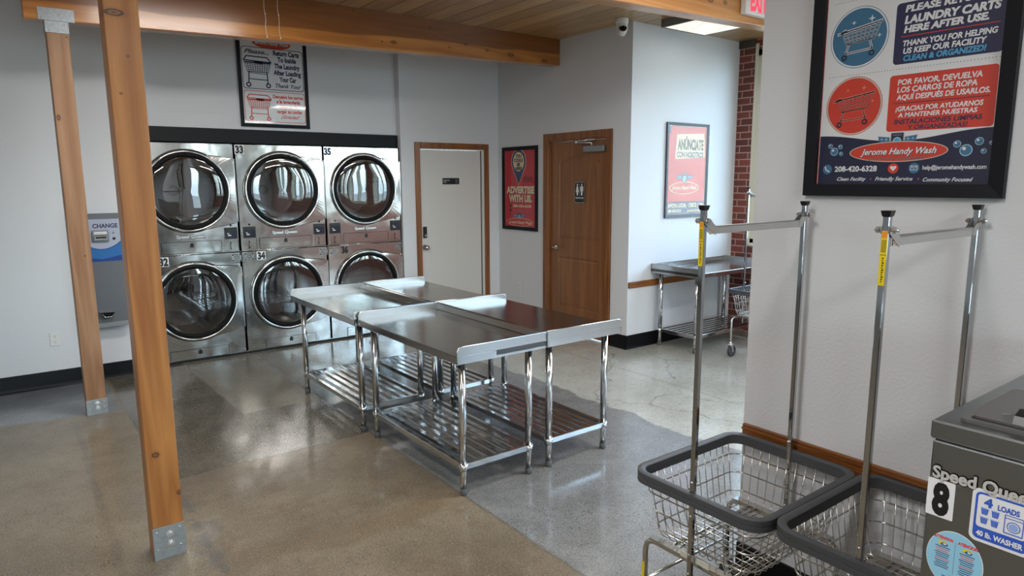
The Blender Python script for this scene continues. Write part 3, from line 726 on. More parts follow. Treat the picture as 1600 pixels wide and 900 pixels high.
def make_dryer(num_up, num_lo, label, loc, style):
    t = thing('stacked_dryer', label, 'dryer', loc, group='stacked tumble dryers in the wall')
    g = .0012; c = MB()
    for cz in (1.612, .577):
        z0, z1 = (1.028, DH) if cz > 1 else (.03, 1.018)
        plate_hole(c, g, DW-g, z0, z1, CXL, cz, .335, 0, 'dryer_steel')
    c.box(g, DW-g, .001, .85, 0.0, .02, 'dark_gap').box(g, g+.01, 0, .85, .02, DH, 'dryer_steel').box(DW-g-.01, DW-g, 0, .85, .02, DH, 'dryer_steel')
    c.box(g, DW-g, 0, .85, DH-.005, DH, 'dryer_steel').box(g, DW-g, .84, .85, 0, DH, 'dryer_steel').box(g, DW-g, .004, .012, 1.016, 1.03, 'dark_gap')
    c.box(g, DW-g, .002, .012, .02, .03, 'dryer_steel')
    # pressed edge folds and small screws
    for zz in (1.018, 1.028): c.tube([(g, -.001, zz), (DW-g, -.001, zz)], .0022, 'chrome', 6)
    for xx, zz in ((.865, 1.80), (.868, 1.40), (.03, .78), (.03, .41), (.875, .72)): c.lathe([(.006, 0), (.005, .003), (0, .004)], 'zinc', 10, T(xx, 0, zz) @ RX(H))
    c.build('cabinet', t)
    for cz in (1.612, .577):
        d = MB(); O = tab_outline(cz); n = len(O); I = [(CXL+.352*math.cos(2*math.pi*i/n), cz+.352*math.sin(2*math.pi*i/n)) for i in range(n)]
        vs = [(x_, 0, z_) for x_, z_ in O]+[(x_, -.017, z_) for x_, z_ in tab_outline(cz, grow=-.003)]+[(x_, -.020, z_) for x_, z_ in I]
        fs = [(i, (i+1) % n, n+(i+1) % n, n+i) for i in range(n)]+[(n+i, n+(i+1) % n, 2*n+(i+1) % n, 2*n+i) for i in range(n)]
        d.add(vs, fs, 'dryer_steel', [False]*n+[False]*n)
        oo = tab_outline(cz, grow=.0012)
        d.tube([(x_, -.0025, z_) for x_, z_ in oo], .0022, 'dark_gap', 4, closed=True)
        # rolled hinge edge and latch
        d.box(.866, .876, -.022, 0, cz-.30, cz+.30, 'dryer_steel', .002)
        dr = d.build('door', t)
        M = T(CXL, 0, cz) @ RX(H)
        MB().lathe([(.352, .018), (.355, .028), (.362, .032), (.370, .029), (.374, .018), (.378, .012), (.378, 0)], 'chrome', 72, M).build('door_ring', dr)
        k = MB().lathe([(.312, .012), (.318, .026), (.335, .029), (.350, .024), (.353, .016)], 'gasket_rubber', 72, M)
        k.lathe([(.379, 0), (.384, .006), (.387, 0)], 'dark_gap', 72, M).build('gasket_and_shadow_ring', dr)  # outer dark ring draws the shadow line around the chrome
        MB().lathe([(.313, .017), (.29, .020), (.2, .0225), (.0, .0235)], 'door_glass', 64, M).build('door_glass', dr)
        # drum
        u = MB(); Md = T(CXL, .02, cz) @ RX(-H)
        u.lathe([(.315, -.02), (.318, 0), (.322, .03), (.333, .05), (.334, .60)], 'drum_steel', 64, Md).lathe([(.334, .60), (.30, .62), (0, .63)], 'drum_back', 64, Md)
        ph = .3 if cz > 1 else 1.0
        for q_ in range(3):
            a = ph+q_*2*math.pi/3; ca, sa = math.cos(a), math.sin(a)
            pts = [(.332, -.035), (.29, -.008), (.275, 0), (.29, .008), (.332, .035)]
            vs = []
            for yy in (.07, .58):
                for r_, w_ in pts: vs.append((CXL+r_*ca-w_*sa, yy, cz+r_*sa+w_*ca))
            m5 = len(pts); fs = [(i, i+1, m5+i+1, m5+i) for i in range(m5-1)]+[tuple(range(m5))[::-1], tuple(range(m5, 2*m5))]
            u.add(vs, fs, 'drum_dark')
        u.lathe([(0, .0), (.05, 0), (.05, .02), (.02, .03), (0, .03)], 'drum_dark', 24, T(CXL, .64, cz) @ RX(H))
        u.build('drum', t)
    # lint panels
    for z0, z1 in ((1.040, 1.146), (.015+.008, .118)):
        p = MB(); x0, x1 = .187, .708
        p.prism(rrect(x0, x1, z0, z1, .004, 2), 0, .004, 'dryer_steel', RX(H))
        pts = [(x, -.005, z) for x, z in rrect(x0, x1, z0, z1, .004, 2)]; p.tube(pts, .0016, 'dark_gap', 4, closed=True)
        pp = p.build('lint_panel', t)
        zc = (z0+z1)/2+.018
        key = [(CXL-.016, zc-.02), (CXL+.016, zc-.02), (CXL+.018, zc), (CXL+.012, zc+.018), (CXL, zc+.025), (CXL-.012, zc+.018), (CXL-.018, zc)]
        MB().prism(key, .004, .009, 'plastic_black', RX(H)).build('key_slot', pp)
    # two control columns under the upper door
    for x0 in (.036, .742):
        b = MB().box(x0-.004, x0+.122, -.004, 0, 1.040, 1.153, 'dryer_steel', .001)
        b.box(x0, x0+.118, -.012, 0, 1.152, 1.262, 'plastic_black', .003).box(x0+.008, x0+.110, -.0135, -.012, 1.160, 1.232, 'screen_dark')
        b.tube([(x0-.004, -.004, 1.04), (x0+.122, -.004, 1.04)], .0015, 'dark_gap', 4).tube([(x0+.122, -.004, 1.04), (x0+.122, -.004, 1.15)], .0015, 'dark_gap', 4)
        b.lathe([(.0, .004), (.0095, .003), (.010, 0)], 'plastic_black', 14, T(x0+.062, 0, 1.283) @ RX(H))
        cc = b.build('control_panel', t)
        a = Art(T(x0, -.0142, 1.16) @ RX(H))
        a.rect(.025, .045, .038, .042, 0, 'sticker_white').rect(.022, .034, .044, .050, 0, 'sticker_white').rect(.028, .058, .022, .031, 0, 'sticker_white')
        a.build('display_text', cc)
        s = MB().box(x0+.046, x0+.054, -.0065, -.004, 1.098, 1.124, 'dark_gap').box(x0+.038, x0+.050, -.0065, -.004, 1.086, 1.092, 'dark_gap')
        s.box(x0+.044, x0+.052, -.0065, -.004, 1.058, 1.080, 'dark_gap').box(x0+.038, x0+.060, -.0065, -.004, 1.052, 1.058, 'dark_gap'); s.build('coin_slot', cc)
    # instruction plates on the lower machine
    for x0 in (.034, .795):
        a = Art(T(x0, -.0006, .932) @ RX(H)); a.prism(rrect(0, .088, 0, .074, .003, 2), 0, .001, 'chrome_soft'); a.eps = .0006
        a.ring(ellipse(.044, .037, .027, .027, 24), ellipse(.044, .037, .022, .022, 24), 3, 'ink_black')
        a.ring(ellipse(.044, .037, .016, .016, 24), ellipse(.044, .037, .009, .009, 24), 3, 'ink_black')
        for u0, u1, v0, v1 in ((.003, .018, .055, .070), (.070, .085, .055, .070), (.003, .018, .004, .018), (.070, .085, .004, .018), (.022, .066, .066, .071), (.022, .066, .003, .007)):
            a.rect(u0, u1, v0, v1, 3, 'ink_black')
        for i in range(5): a.rect(.004+.001*i, .014, .022+.006*i, .024+.006*i, 3, 'ink_black'); a.rect(.073, .084-.001*i, .022+.006*i, .024+.006*i, 3, 'ink_black')
        a.build('instruction_plate', t)
    # brand lettering
    a = Art(T(.317, -.0006, 1.170) @ RX(H)); a.eps = .0008
    for dx_, dy_ in ((-.0025, 0), (.0025, 0), (0, -.0025), (0, .0025)): a.text(LOGO_N, dx_, .252+dx_, .008+dy_, .040+dy_, 0, 'ink_black', .05)
    a.text(LOGO_N, .001, .251, .009, .039, 2, 'logo_shine', .02)
    a.build('brand_lettering', t)
    # number plates: dark digits, on a white label unless style says bare
    for n_, x0, z1 in ((num_up, .006, 2.046), (num_lo, .150, 1.014)):
        if not n_: continue
        bare = style in ('bare',)
        a = Art(T(x0, -.0008, z1-.086) @ RX(H)); a.eps = .0006
        if not bare: a.prism(rrect(0, .088, 0, .086, .002, 1), 0, .0008, 'sticker_white')
        col_ = 'ink_navy' if (bare and n_ == '35') else 'ink_black'
        a.text(n_, .008, .082, .010, .076, 3, col_, .045); a.build('number_plate', t)
    return t
X0 = .9480
make_dryer('31', '32', 'leftmost stainless stacked dryer, half hidden behind the front wooden post', (X0, DF, 0), 'label')
make_dryer('33', '34', 'middle stainless stacked dryer numbered 33 above 34', (X0+DW, DF, 0), 'label')
make_dryer('35', '36', 'right-hand stainless stacked dryer numbered 35 above 36', (X0+2*DW, DF, 0), 'bare')

# ------------------------------------------------------------------ change machine
def change_machine():
    x0, x1, y0 = .495, .797, 6.60
    t = thing('change_machine', 'wall-mounted coin change machine with blue panel, seen between the two posts', 'change machine', ((x0+x1)/2, LW, .475))
    w = (x1-x0)/2; d = y0-LW
    c = MB().box(-w, w, d, 0, .0, .965, 'change_body', .004)
    c.add([(-w, d, .92), (w, d, .92), (w, d+.05, .965), (-w, d+.05, .965)], [(0, 1, 2, 3)], 'plastic_white')
    c.box(-w-.003, w+.003, d-.004, 0, 0, .042, 'silver_paint', .002)
    c.build('body', t)
    a = Art(T(-w, d-.002, .565) @ RX(H)); W_ = 2*w
    a.rect(.002, W_-.002, 0, .355, 0, 'change_grey')
    wave = [(.002, .0)]+[(W_-.002, 0), (W_-.002, .170)]+[(W_-.002-(W_-.004)*i/16, .10+.07*((1-i/16*2)**2)) for i in range(1, 17)]
    a.poly(wave, 1, 'change_blue')
    edge = [(W_-.002-(W_-.004)*i/16, .102+.07*((1-i/16*2)**2)) for i in range(17)]
    a.stroke(edge, .006, 2, 'change_deep')
    a.poly([(.002, 0), (W_-.002, 0), (W_-.002, .05), (.15, .02), (.002, .04)], 2, 'change_deep')
    a.text('CHANGE', .095, .278, .282, .316, 2, 'ink_navy', .02)
    pn = a.build('front_panel', t)
    b = MB(T(-w, d, .565))
    b.box(.085, .207, -.022, 0, .165, .262, 'silver_paint', .006).box(.095, .197, -.034, -.02, .178, .222, 'chrome_soft', .005)
    b.box(.108, .184, -.036, -.033, .196, .210, 'dark_gap').box(.10, .192, -.026, -.02, .228, .252, 'plastic_white', .002)
    b.build('bill_acceptor', t)
    MB(T(-w, d, .565)).lathe([(0, 0), (.011, 0), (.011, .004), (0, .005)], 'plastic_black', 16, T(.244, -.002, .19) @ RX(H)).build('status_light', t)
    k = MB(T(-w, d, .565)); k.lathe([(0, 0), (.007, 0), (.007, .006), (0, .006)], 'nickel', 16, T(.244, -.002, .24) @ RX(H)); k.build('key_lock', t)
    cp = MB(T(0, d, 0))
    ppts = [(-.07, .135), (.05, .130), (.025, .070), (-.04, .070)]
    vs = [(x_, 0, z_) for x_, z_ in ppts]+[(x_*.8-.002, -.055, z_*.6+.055) for x_, z_ in ppts]
    cp.add(vs, [(4, 5, 1, 0), (1, 2, 6, 5), (2, 3, 7, 6), (3, 0, 4, 7)], 'chrome')
    cp.add([(x_, -.001, z_) for x_, z_ in ppts], [(0, 1, 2, 3)], 'dark_gap')
    cp.tube([(x_, y_, z_) for x_, y_, z_ in vs[4:8]], .003, 'chrome', 6, closed=True)
    cp.build('coin_cup', t)
change_machine()

# ------------------------------------------------------------------ outlets, camera, exit sign, lamp, hanging cords
def outlet(label, M, dark=False):
    t = thing('wall_outlet', label, 'outlet'); t.matrix_world = M
    MB().box(-.036, .036, -.006, 0, -.058, .058, 'plastic_white', .003).build('cover_plate', t)
    s = MB()
    for zc in (-.024, .024):
        s.prism(rrect(-.016, .016, zc-.014, zc+.014, .01), .006, .0075, 'plastic_white', RX(H))
        for xx in (-.006, .006): s.box(xx-.001, xx+.001, -.0082, -.0074, zc-.002, zc+.007, 'dark_gap')
        s.lathe([(0, 0), (.0024, 0), (0, .0005)], 'dark_gap', 8, T(0, -.0076, zc-.008) @ RX(H))
    s.build('sockets', t)
outlet('white wall outlet low on the left wall beside the pale post', T(.250, LW, .407))
outlet('white wall outlet low on the wall beside the wooden restroom door', T(XB, 6.41, .42) @ RZ(-H))

def cctv():
    t = thing('security_camera', 'white ceiling security camera with black lens at the wall corner', 'camera', (4.745, 4.61, CZ))
    MB().lathe([(0, 0), (.058, 0), (.060, -.012), (.060, -.040), (.057, -.050), (0, -.052)], 'plastic_white', 32).build('base', t)
    MB().lathe([(.052, -.050), (.055, -.075), (.052, -.105), (.040, -.135), (.02, -.15), (0, -.154)], 'plastic_white', 32).build('housing', t)
    M = T(-.012, -.02, -.125) @ RZ(math.radians(-40)) @ RX(math.radians(62))
    b = MB().lathe([(0, -.03), (.03, -.03), (.038, 0), (.038, .04), (.036, .048)], 'plastic_white', 28, M); hd = b.build('camera_head', t)
    MB().lathe([(.036, .047), (.034, .050), (0, .051)], 'plastic_black', 28, M).build('lens_face', hd)
    MB().lathe([(0, .056), (.011, .055), (.013, .051)], 'lens_glass', 20, M)\
        .box(-.022, -.012, .018, .026, .051, .053, 'sticker_white', 0, M).box(.012, .022, .018, .026, .051, .053, 'sticker_white', 0, M).build('lens', hd)
cctv()

def exit_sign():
    t = thing('exit_sign', 'white exit sign with red letters mounted on the near beam', 'sign', (4.590, 3.185, 2.925))
    MB().box(0, .31, 0, .05, 0, .205, 'plastic_white', .004).box(.012, .298, -.003, 0, .014, .19, 'plastic_white', .002).build('housing', t)
    a = Art(T(0, -.0035, 0) @ RX(H)); a.text('EXIT', .048, .262, .032, .165, 0, 'exit_red', .06)
    a.poly([(.012, .135), (.038, .118), (.038, .152)], 0, 'exit_red'); a.poly([(.298, .135), (.272, .118), (.272, .152)], 0, 'exit_red')
    a.build('lettering', t)
    M = T(.02, .0, .18) @ RX(math.radians(70)) @ RY(-.5)
    for xx in (-.02, .33):
        MB().lathe([(0, -.03), (.03, -.028), (.045, 0), (.046, .02), (.042, .024), (.038, .012), (0, .008)], 'plastic_white', 28, T(xx, -.02, .20) @ RX(math.radians(72))).build('lamp_head', t)
exit_sign()

def troffer(x0, y0, w, d, label, seen):
    t = thing('ceiling_light', label, 'ceiling light', (x0, y0, CZ), group=None if seen else 'unseen ceiling lights')
    h = .07; e = .022
    m = MB().box(0, w, 0, e, -h, 0, 'lamp_housing', .002).box(0, w, d-e, d, -h, 0, 'lamp_housing', .002).box(0, e, e, d-e, -h, 0, 'lamp_housing', .002).box(w-e, w, e, d-e, -h, 0, 'lamp_housing', .002)
    m.box(0, w, 0, d, -.006, 0, 'lamp_housing'); m.build('housing', t)
    f = MB(); n = 2
    for i in range(n):      # two shallow prismatic lenses side by side
        a, b = e+(w-2*e)*i/n, e+(w-2*e)*(i+1)/n; cx, cy_ = (a+b)/2, d/2
        vs = [(a, e, -h+.004), (b, e, -h+.004), (b, d-e, -h+.004), (a, d-e, -h+.004), (cx, cy_, -h-.022)]
        f.add(vs, [(0, 1, 4), (1, 2, 4), (2, 3, 4), (3, 0, 4)], 'lamp_diffuser_dim' if seen else 'lamp_diffuser')
        f.tube([vs[0], vs[4], vs[2]], .0018, 'plastic_white', 4, caps=False)
    f.build('diffuser', t)
troffer(5.10, 3.87, .64, .58, 'lit ceiling light fixture beyond the near beam, above the far corner', True)
for (x_, y_), lb in zip(((-1.0, .6), (.6, -2.0), (4.3, .2), (-3.4, .8), (4.3, -3.4), (.75, 4.1), (2.9, 1.9)), ('left of the camera', 'right behind the camera', 'beyond the partition wall', 'near the west wall', 'towards the far south windows', 'added above the folding tables to brighten the back walls', 'above the walkway')):  # unseen fixtures; the one above the tables is added to brighten the back
    troffer(x_, y_, 1.2, .58, 'unseen ceiling light fixture, '+lb, False)

for i, (xa, xb, lab) in enumerate(((1.652, 1.70, 'left one of two thin cords hanging before the beam'), (2.0, 2.02, 'right one of two thin cords hanging before the beam'))):
    pass
cordpts = {'left': ((412, 3), (417, 58)), 'right': ((433, 3), (438, 60))}
def ray_pt(px_, py_, y):
    d = fwd + rgt*((px_-800)/F_PX) - upv*((py_-450)/F_PX); k = y/d.y
    return Vector((0, 0, 1.7))+d*k
for nm, ((ax, ay), (bx, by)) in cordpts.items():
    p1 = ray_pt(bx, by, 5.60); p0 = Vector((p1.x-.01, 5.60, CZ))
    pts = [p0.lerp(p1, k/8)+Vector((.004*math.sin(k*1.7), 0, 0)) for k in range(9)]
    o = MB().tube(pts, .0022, 'sticker_cord' if 'sticker_cord' in MATS else 'paper_cream', 6)
    o.lathe([(0, -.006), (.0045, -.003), (.005, .004), (0, .008)], 'paper_cream', 8, T(*pts[-1]))
    o.lathe([(0, -.006), (.0045, -.003), (.005, .004), (0, .008)], 'paper_cream', 8, T(*pts[4]))
    o = o.build('hanging_cord')
    tag(o, '%s of the two thin pale cords hanging from the ceiling before the beam' % nm, 'cord', 'cords hanging before the beam')

# ------------------------------------------------------------------ posters
def framed(name, label, M, w, h, b, fmat, draw, depth=.022, cover='cover_plastic'):
    """M maps local x right, y up, z out of the wall; origin at the frame's lower left corner on the wall"""
    t = thing(name, label, 'poster'); t.matrix_world = M
    f = MB()
    def bar(p, q_, r_, s_):      # mitred bar from outline points, sloped towards the print
        o_ = [p, q_]; i_ = [s_, r_]
        vs = [(x, y, 0) for x, y in o_]+[(x, y, depth) for x, y in o_]+[(x, y, depth-.004) for x, y in i_]+[(x, y, .004) for x, y in i_]
        # verts: 0,1 back outer; 2,3 front outer; 4,5 front inner (s,r); 6,7 back inner
        f.add(vs, [(0, 1, 3, 2), (2, 3, 5, 4), (4, 5, 7, 6), (6, 7, 1, 0)], fmat)
    A, B, C_, D = (0, 0), (w, 0), (w, h), (0, h); a, b_, c, d = (b, b), (w-b, b), (w-b, h-b), (b, h-b)
    bar(A, B, b_, a); bar(B, C_, c, b_); bar(C_, D, d, c); bar(D, A, a, d)
    f.build('frame', t)
    art = Art(T(0, 0, .008)); art.rect(b-.004, w-b+.004, b-.004, h-b+.004, -1, 'paper_white'); draw(art); art.build('print', t)
    MB().box(b-.003, w-b+.003, b-.003, h-b+.003, .0145, .016, cover).build('cover_pane', t)
    return t
def cart_icon(a, x, y, w, h, k, mat, wd, grid=(8, 4), wheels=True, style='trap'):
    """laundry cart drawing inside x..x+w, y..y+h"""
    P = lambda u, v: (x+u*w, y+v*h)
    if style == 'trap':      # shop-cart silhouette, handle upper left
        top0, top1, b0, b1 = P(.08, .80), P(.98, .98), P(.20, .46), P(.84, .54)
    else:
        top0, top1, b0, b1 = P(.03, .80), P(.97, .80), P(.12, .50), P(.88, .50)
    L = lambda p, q_, t_: (p[0]+(q_[0]-p[0])*t_, p[1]+(q_[1]-p[1])*t_)
    if style == 'box':
        r = [P(.10, 1.), P(.86, .99), P(1., .84), P(0, .86)]; a.stroke(r+[r[0]], wd*1.8, k, mat)
        a.poly([P(.36, .86), P(.72, .85), P(.68, .76), P(.40, .77)], k, mat)
    for i in range(grid[0]+1): a.stroke([L(top0, top1, i/grid[0]), L(b0, b1, i/grid[0])], wd*.8, k, mat)
    for j in range(grid[1]+1): a.stroke([L(top0, b0, j/grid[1]), L(top1, b1, j/grid[1])], wd*.8, k, mat)
    a.stroke([top0, top1], wd*2.2, k, mat); a.stroke([b0, b1], wd*1.3, k, mat)
    if style == 'trap':
        a.stroke([P(0, .78), top0, P(.16, .86)], wd*2.2, k, mat)
        a.stroke([P(.26, .46), P(.20, .2)], wd*1.8, k, mat); a.stroke([P(.74, .5), P(.80, .26)], wd*1.8, k, mat)
        a.stroke([P(.20, .2), P(.80, .26)], wd*1.8, k, mat); ws = ((.17, .09), (.80, .14))
    else:
        for u in (.17, .83): a.stroke([P(u, .5), P(u-.02*(1 if u < .5 else -1), .14)], wd*1.8, k, mat)
        a.stroke([P(.2, .46), P(.8, .44)], wd, k, mat); a.stroke([P(.17, .26), P(.83, .25)], wd*1.4, k, mat); ws = ((.14, .07), (.86, .07))
    for u, v in ws:
        cx, cy_ = P(u, v); r = .085*h; a.ring(ellipse(cx, cy_, r, r, 18), ellipse(cx, cy_, r*.5, r*.5, 18), k, mat)
def star(a, x, y, r, k, mat):
    pts = []
    for i in range(8): an = math.pi/4*i; rr = r if i % 2 == 0 else r*.28; pts.append((x+rr*math.cos(an), y+rr*math.sin(an)))
    a.poly(pts, k, mat)
def washer_mark(a, cx, y0, s, k, body='ink_darknavy'):
    a.poly(rrect(cx-.42*s, cx+.42*s, y0, y0+s, .04*s, 2), k, body); a.ring(rrect(cx-.42*s, cx+.42*s, y0, y0+s, .04*s, 2), rrect(cx-.38*s, cx+.38*s, y0+.04*s, y0+.96*s, .03*s, 2), k+1, 'ink_grey')
    a.poly(ellipse(cx, y0+.42*s, .28*s, .28*s, 24), k+1, 'ink_paleblue'); a.poly(ellipse(cx, y0+.42*s, .21*s, .21*s, 24), k+2, 'ink_cyan')
    a.rect(cx-.3*s, cx+.3*s, y0+.8*s, y0+.88*s, k+1, 'ink_grey')
    for sg in (-1, 1):
        a.poly([(cx+sg*.5*s, y0+.3*s), (cx+sg*1.2*s, y0+.42*s), (cx+sg*1.3*s, y0+.8*s), (cx+sg*.5*s, y0+.7*s)], k, 'ink_teal'); star(a, cx+sg*.72*s, y0+.56*s, .14*s, k+1, 'ink_paleblue'); star(a, cx+sg*1.02*s, y0+.58*s, .12*s, k+1, 'ink_paleblue')

def draw_big(a):      # local v = z - 1.638
    Z = 1.640; v = lambda z: z-Z
    w, h = .632, .965
    a.ring(rrect(.040, .592, .036, .93, .012), rrect(.044, .588, .040, .926, .010), 0, 'ink_red')
    a.rect(.048, .584, .70, .925, 0, 'paper_white')
    a.text('PLEASE', .10, .53, .86, .905, 1, 'ink_navy', .03); a.text('CART RETURN', .08, .55, .76, .82, 1, 'ink_navy', .03)
    for z0 in (2.302, 2.055):
        for i in range(56): a.poly(ellipse(.066+i*.0094, v(z0), .0016, .0016, 6), 0, 'ink_grey')
    # upper half
    a.poly(ellipse(.160, v(2.178), .099, .101), 0, 'ink_teal'); a.ring(ellipse(.160, v(2.178), .097, .099), ellipse(.160, v(2.178), .092, .094), 1, 'paper_white')
    cart_icon(a, .088, v(2.105), .148, .118, 2, 'paper_white', .0042); cart_icon(a, .088, v(2.105), .148, .118, 3, 'ink_darknavy', .0016)
    for x, z, r in ((.200, 2.233, .013), (.140, 2.228, .009), (.228, 2.175, .009)): star(a, x, v(z), r, 2, 'paper_white')
    a.poly(rrect(.278, .590, v(2.070), v(2.262), .012), 0, 'ink_navy')
    a.text('PLEASE RETURN', .305, .545, v(2.232), v(2.252), 1, 'paper_white', .03, .15); a.text('LAUNDRY CARTS', .305, .574, v(2.196), v(2.219), 1, 'paper_white', .035, .15)
    a.text('HERE AFTER USE.', .305, .545, v(2.168), v(2.188), 1, 'paper_white', .035, .15); a.rect(.298, .575, v(2.155), v(2.1575), 1, 'ink_red')
    a.text('THANK YOU FOR HELPING', .305, .571, v(2.126), v(2.143), 1, 'paper_white', .025, .15); a.text('US KEEP OUR FACILITY', .308, .545, v(2.102), v(2.119), 1, 'paper_white', .025, .15)
    a.text('CLEAN & ORGANIZED!', .310, .545, v(2.079), v(2.096), 1, 'ink_cyan', .025, .15)
    # lower half
    a.poly(ellipse(.158, v(1.950), .097, .099), 0, 'ink_red'); a.ring(ellipse(.158, v(1.950), .095, .097), ellipse(.158, v(1.950), .091, .093), 1, 'paper_cream')
    cart_icon(a, .088, v(1.878), .140, .116, 2, 'ink_pink', .004); cart_icon(a, .088, v(1.878), .140, .116, 3, 'ink_darknavy', .0016)
    for x, z, r in ((.190, 2.008, .010), (.135, 2.004, .007), (.222, 1.962, .007)): star(a, x, v(z), r, 2, 'ink_pink')
    a.poly(rrect(.274, .584, v(1.855), v(2.036), .010), 0, 'ink_red')
    a.text('POR FAVOR, DEVUELVA', .299, .543, v(2.004), v(2.021), 1, 'paper_white', .02, .12); a.text('LOS CARROS DE ROPA', .299, .531, v(1.980), v(1.997), 1, 'paper_white', .02, .12)
    a.text('AQUÍ DESPUÉS DE USARLOS.', .299, .567, v(1.956), v(1.972), 1, 'paper_white', .02, .12); a.rect(.294, .567, v(1.9445), v(1.9465), 1, 'ink_darknavy')
    a.text('¡GRACIAS POR AYUDARNOS', .299, .552, v(1.920), v(1.935), 1, 'paper_white', .018, .12); a.text('A MANTENER NUESTRAS', .308, .538, v(1.900), v(1.914), 1, 'paper_white', .018, .12)
    a.text('INSTALACIONES LIMPIAS', .298, .553, v(1.878), v(1.893), 1, 'ink_navy', .018, .12); a.text('Y ORGANIZADAS!', .342, .515, v(1.859), v(1.873), 1, 'ink_navy', .018, .12)
    # navy footer with a wavy top
    top = [(.046+.540*i/24, v(1.838)+.014*math.cos(i/24*2*math.pi)) for i in range(25)]
    a.poly([(.046, .042), (.586, .042)]+top[::-1], 1, 'ink_darknavy')
    washer_mark(a, .312, v(1.803), .048, 3)
    a.poly(ellipse(.313, v(1.789), .156, .034), 6, 'paper_cream'); a.poly(ellipse(.313, v(1.789), .153, .031), 7, 'ink_red')
    for k_, m_, o_ in ((8, 'ink_darknavy', .0015), (9, 'paper_white', 0)): a.text('Jerome Handy Wash', .196+o_, .436+o_, v(1.781)-o_, v(1.801)-o_, k_, m_, .012, .35)
    a.text('SELF SERVICE LAUNDROMAT', .225, .405, v(1.762), v(1.771), 8, 'ink_grey', .01)
    for x, z, r in ((.101, 1.796, .014), (.086, 1.816, .008), (.122, 1.812, .008), (.126, 1.788, .007), (.518, 1.786, .018), (.492, 1.806, .011), (.552, 1.812, .012), (.566, 1.782, .008), (.584, 1.806, .006)):
        a.poly(ellipse(x, v(z), r, r, 20), 3, 'ink_paleblue'); a.poly(ellipse(x, v(z), r*.86, r*.86, 20), 4, 'ink_teal'); a.poly(ellipse(x-.3*r, v(z)+.3*r, r*.3, r*.3, 10), 5, 'paper_white')
    for x, m_ in ((.080, 'ink_teal'), (.307, 'ink_red'), (.372, 'ink_teal')): a.poly(ellipse(x, v(1.734), .017, .017, 24), 3, m_)
    a.stroke([(.072, v(1.742)), (.075, v(1.732)), (.087, v(1.726))], .005, 4, 'paper_white')
    a.poly([(.307, v(1.725)), (.296, v(1.737)), (.299, v(1.742)), (.304, v(1.742)), (.307, v(1.739)), (.310, v(1.742)), (.315, v(1.742)), (.318, v(1.737))], 4, 'paper_white')
    a.ring(rrect(.361, .383, v(1.727), v(1.742), .001, 1), rrect(.363, .381, v(1.729), v(1.740), .001, 1), 4, 'paper_white'); a.stroke([(.362, v(1.741)), (.372, v(1.733)), (.382, v(1.741))], .0016, 4, 'paper_white')
    a.text('208-420-6328', .107, .254, v(1.726), v(1.744), 3, 'paper_white', .02); a.text('help@jeromehandywash.com', .398, .578, v(1.729), v(1.742), 3, 'paper_white', .012)
    a.text('Clean Facility', .118, .220, v(1.694), v(1.706), 3, 'paper_white', .01, .35); a.text('Friendly Service', .250, .371, v(1.694), v(1.706), 3, 'paper_white', .01, .35); a.text('Community Focused', .402, .545, v(1.691), v(1.703), 3, 'paper_white', .01, .35)
    for x in (.236, .388): a.poly(ellipse(x, v(1.699), .003, .003, 10), 3, 'ink_red')
def M_north(x, y, z): return T(x, y, z) @ RX(H)                  # on a wall facing -Y
def M_west(x, y, z): return T(x, y, z) @ RZ(-H) @ RX(H)          # on a wall facing -X, local x runs -Y
framed('framed_poster', 'large bilingual return-laundry-carts poster in black frame on the near partition wall', M_west(XN, 1.375, 1.638), .632, .965, .042, 'frame_black', draw_big, .026)

def draw_return(a):
    w = .672
    a.poly(ellipse(.335, .795, .185, .05), 0, 'ink_red')
    for k_, m_, o_ in ((1, 'ink_darknavy', .002), (2, 'paper_white', 0)): a.text('Jerome Handy Wash', .170+o_, .50+o_, .782-o_, .812-o_, k_, m_, .012, .3)
    a.ring(rrect(.042, .636, .360, .752, .03), rrect(.048, .630, .366, .746, .026), 0, 'ink_navy')
    a.text('Please...', .068, .305, .690, .728, 1, 'ink_navy', .012, .4)
    cart_icon(a, .060, .378, .26, .285, 1, 'ink_blue' if 0 else 'ink_navy', .006, (10, 5), True, 'box')
    for s_, x0, x1, y in (('Return Carts', .345, .60, .692), ('To Inside', .384, .568, .632), ('The Laundry', .350, .603, .570), ('After Loading', .340, .612, .508), ('Your Car', .393, .562, .447)):
        a.text(s_, x0, x1, y, y+.044, 1, 'ink_navy', .03)
    a.text('Thank You!', .352, .605, .388, .424, 1, 'ink_navy', .01, .35)
    a.ring(rrect(.044, .638, .052, .344, .026), rrect(.049, .633, .057, .339, .022), 0, 'ink_red')
    cart_icon(a, .070, .066, .232, .24, 1, 'ink_red', .005, (10, 5), True, 'box')
    for s_, x0, x1, y in (('Devuelva los carros', .320, .622, .284), ('a la lavandería', .352, .588, .238), ('después de', .382, .560, .190), ('cargar su coche', .352, .600, .144)):
        a.text(s_, x0, x1, y, y+.032, 1, 'ink_red', .025)
    a.text('¡Gracias!', .390, .575, .092, .124, 1, 'ink_red', .01, .35)
framed('framed_poster', 'black framed return-carts poster high on the wall above the dryers', M_north(1.925, HY, 2.225), .675, .85, .033, 'frame_black', draw_return)

